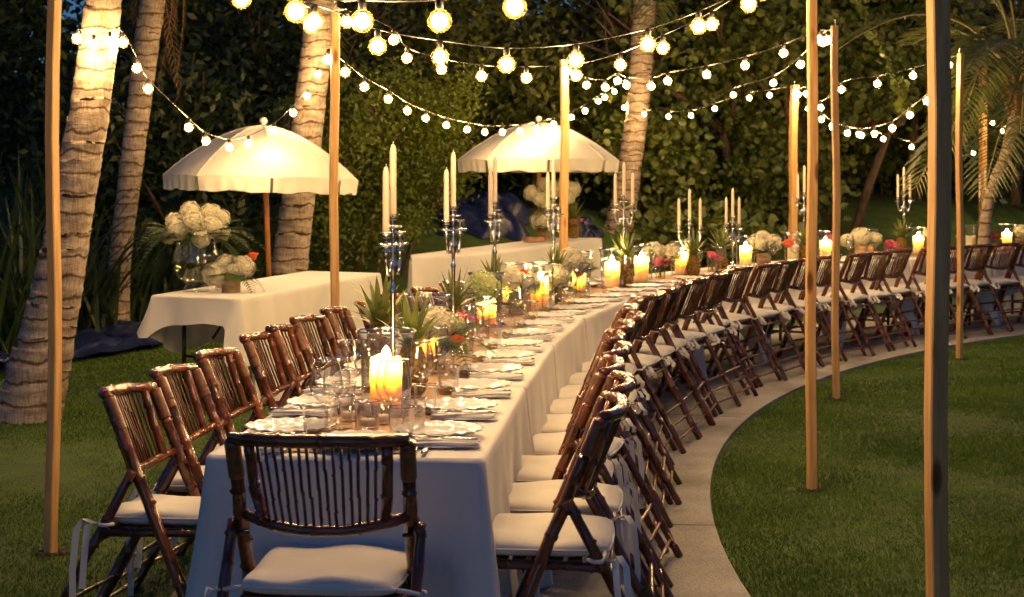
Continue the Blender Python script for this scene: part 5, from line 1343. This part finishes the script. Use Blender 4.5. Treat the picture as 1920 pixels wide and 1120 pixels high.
# hanging leafy vine
vp = [at(1590, -30, 17.5), at(1622, 30, 17.5), at(1648, 80, 17.4), at(1668, 120, 17.3), at(1690, 170, 17.2), at(1702, 200, 17.2)]
root = empty('hanging_vine', vp[0]); tag(root, 'trailing vine of round leaves hanging right of the lawn post tops', 'vine')
inv = -Vector(vp[0]); MB().tube([p + inv for p in catmull(vp)], 0.008, 5).build('stem', 'bark', root)
V, k = leafcloud([tuple(p + inv) for p in catmull(vp, 8)], [0.035] * (8 * (len(vp) - 1) + 1), 170, 0.10, 'round', seed=77)
npmesh('leaves', V, k, 'leaf_grape', root)
# red blossom
for (x, y, d, nb, lb) in ((1010, 60, 25.2, 150, 'sprig of dull red bougainvillea above the farther umbrella'), (1700, 145, 25.0, 150, 'sprig of dull red bougainvillea right of the hanging vine'), (1640, 215, 25.0, 130, 'sprig of dull red bougainvillea above the low bulb swag'), (960, 175, 24.0, 90, 'sprig of dull red bougainvillea in the shade over the umbrella')):
    c = at(x, y, d); root = empty('bougainvillea', (c.x, c.y, c.z)); tag(root, lb, 'flowers', 'bougainvillea sprigs')
    V, k = leafcloud([(0, 0, 0), (0.2, 0, 0.08), (-0.2, 0, -0.05)], [0.12, 0.1, 0.1], nb, 0.075, 'round', seed=int(x)); npmesh('blossom', V, k, 'bougain', root)
    MB().tube([(-0.2, 0.05, -0.3), (0, 0.02, 0), (0.2, 0, 0.1)], 0.008, 5).build('twig', 'bark', root)
# strap-leaved clumps at the left
def strap_clump(pos, lab, n_, h, seed):
    r = random.Random(seed); root = empty('strap_leaf_clump', pos); tag(root, lab, 'plant', 'strap-leaved clumps at the left')
    m = MB()
    for k in range(n_):
        a = r.uniform(0, 6.28); L = h * r.uniform(0.55, 1.1); b = Vector((r.gauss(0, 0.16), r.gauss(0, 0.16), 0)); out = r.uniform(0.15, 0.6); w = r.uniform(0.014, 0.026)
        o_ = len(m.v)
        for s in range(8):
            u = s / 7; rad = L * (out * u + 0.35 * out * u ** 3); zz = L * (u * (1 - 0.15 * out) - 0.55 * out * u ** 3)
            ww = w * min(1, 3 * u + 0.5) * (1 - u ** 3) + 0.001
            c = b + Vector((rad * math.cos(a), rad * math.sin(a), zz))
            for sg in (-1, 1): m.v.append((c.x - sg * ww * math.sin(a), c.y + sg * ww * math.cos(a), c.z))
        for s in range(7): m.f.append((o_ + 2 * s, o_ + 2 * s + 1, o_ + 2 * s + 3, o_ + 2 * s + 2))
    m.build('leaves', 'leaf_strap', root)
for j, (x, d, n_, h, lb) in enumerate([(20, 13.2, 60, 1.7, 'strap-leaved clump at the left edge behind the pale palm foot'), (75, 14.6, 60, 2.0, 'tall strap-leaved clump just left of the pale palm trunk'), (165, 15.4, 60, 1.6, 'strap-leaved clump by the foot of the slim shaded palm'),
                                  (235, 16.2, 60, 1.5, 'strap-leaved clump behind the blue ground tarp'), (300, 16.6, 60, 1.3, 'strap-leaved clump behind the big bowl of hydrangeas'), (380, 17.2, 50, 1.2, 'strap-leaved clump under the nearer umbrella'),
                                  (-10, 16.5, 60, 2.2, 'tallest strap-leaved clump at the far left edge'), (120, 17.5, 60, 2.2, 'tall strap-leaved clump deep behind the pale palm'), (455, 17.6, 50, 1.1, 'strap-leaved clump between the umbrella pole and the palm trunk')]):
    strap_clump(gpos(x, d), lb, n_, h, 100 + j)
# far woods as one mass
def woods():
    g = np.random.default_rng(5); C = []; S = []
    for k in range(900):
        X = g.uniform(-16, 18); Y = 29 + g.uniform(0, 5)
        px = 960 + FPX * X / Y
        top = 6.5
        if 90 < px < 165: top = 3.4
        if 985 < px < 1110: top = 3.9
        z = ground_z(X, Y) - 0.2 + g.uniform(0, 1) ** 1.3 * top
        C.append((X, Y, min(z, top))); S.append(0.5 if top > 5 else 0.28)
    V, k = leafcloud(C, np.array(S), 60000, 0.32, 'diamond', seed=6)
    o = npmesh('distant_woods', V, k, 'leaf_far'); tag(o, 'dark mass of distant woods closing the garden behind', 'woods', kind='stuff')
woods()

# ------------------------------------------------------------------ tarps
def tarp(lab, poly, hgt, seed, nu=44, nv=30):
    """poly: four ground corners; hgt(u,v): height of the heap"""
    r = random.Random(seed); ph = [r.uniform(0, 6.28) for _ in range(8)]; m = MB()
    a, b, c, d = [Vector(p) for p in poly]
    for j in range(nv + 1):
        for i in range(nu + 1):
            u, v = i / nu, j / nv; q = a.lerp(b, u).lerp(d.lerp(c, u), v)
            cr_ = abs(math.sin(u * 9 + 3 * v + ph[0])) * 0.5 + abs(math.sin(v * 11 - 5 * u + ph[1])) * 0.4 + abs(math.sin((u + v) * 17 + ph[2])) * 0.25
            e = min(1, 6 * min(u, 1 - u, v, 1 - v) + 0.15)
            q = q + Vector((0.07 * math.sin(v * 13 + ph[3]), 0.07 * math.sin(u * 15 + ph[4]), 0))
            m.v.append((q.x, q.y, ground_z(q.x, q.y) + 0.02 + hgt(u, v) * (0.8 + 0.3 * cr_) + 0.07 * cr_ * e))
    for j in range(nv):
        for i in range(nu): m.f.append((j * (nu + 1) + i, j * (nu + 1) + i + 1, (j + 1) * (nu + 1) + i + 1, (j + 1) * (nu + 1) + i))
    tag(m.build('tarp', 'tarp', None, smooth=False), lab, 'tarp', 'blue tarps')
tarp('crumpled blue tarp spread on the grass behind the nearer side table', [(gx(125, 13.1), 13.1, 0), (gx(330, 14.6), 14.6, 0), (gx(370, 16.4), 16.4, 0), (gx(110, 15.2), 15.2, 0)], lambda u, v: 0.03 + 0.06 * math.sin(u * 3.1) * v, 3)
tarp('scrap of blue tarp on the ground left of the pale palm foot', [(gx(-60, 12.3), 12.3, 0), (gx(30, 12.3), 12.3, 0), (gx(40, 13.0), 13.0, 0), (gx(-60, 13.2), 13.2, 0)], lambda u, v: 0.05, 4, 16, 10)
tarp('heaped blue tarp on the bank between the two umbrellas', [(gx(815, 20.2), 20.2, 0), (gx(985, 20.6), 20.6, 0), (gx(1000, 22.2), 22.2, 0), (gx(850, 22.2), 22.2, 0)], lambda u, v: 0.27 * math.sin(math.pi * u) ** 0.7 * math.sin(math.pi * v) ** 0.6 * (0.6 + 0.5 * u), 7)
tarp('strip of blue tarp on the bank right of the farther umbrella pole', [(gx(1060, 21.0), 21.0, 0), (gx(1125, 21.0), 21.0, 0), (gx(1125, 21.8), 21.8, 0), (gx(1060, 21.8), 21.8, 0)], lambda u, v: 0.14 * math.sin(math.pi * u) * math.sin(math.pi * v), 9, 18, 12)
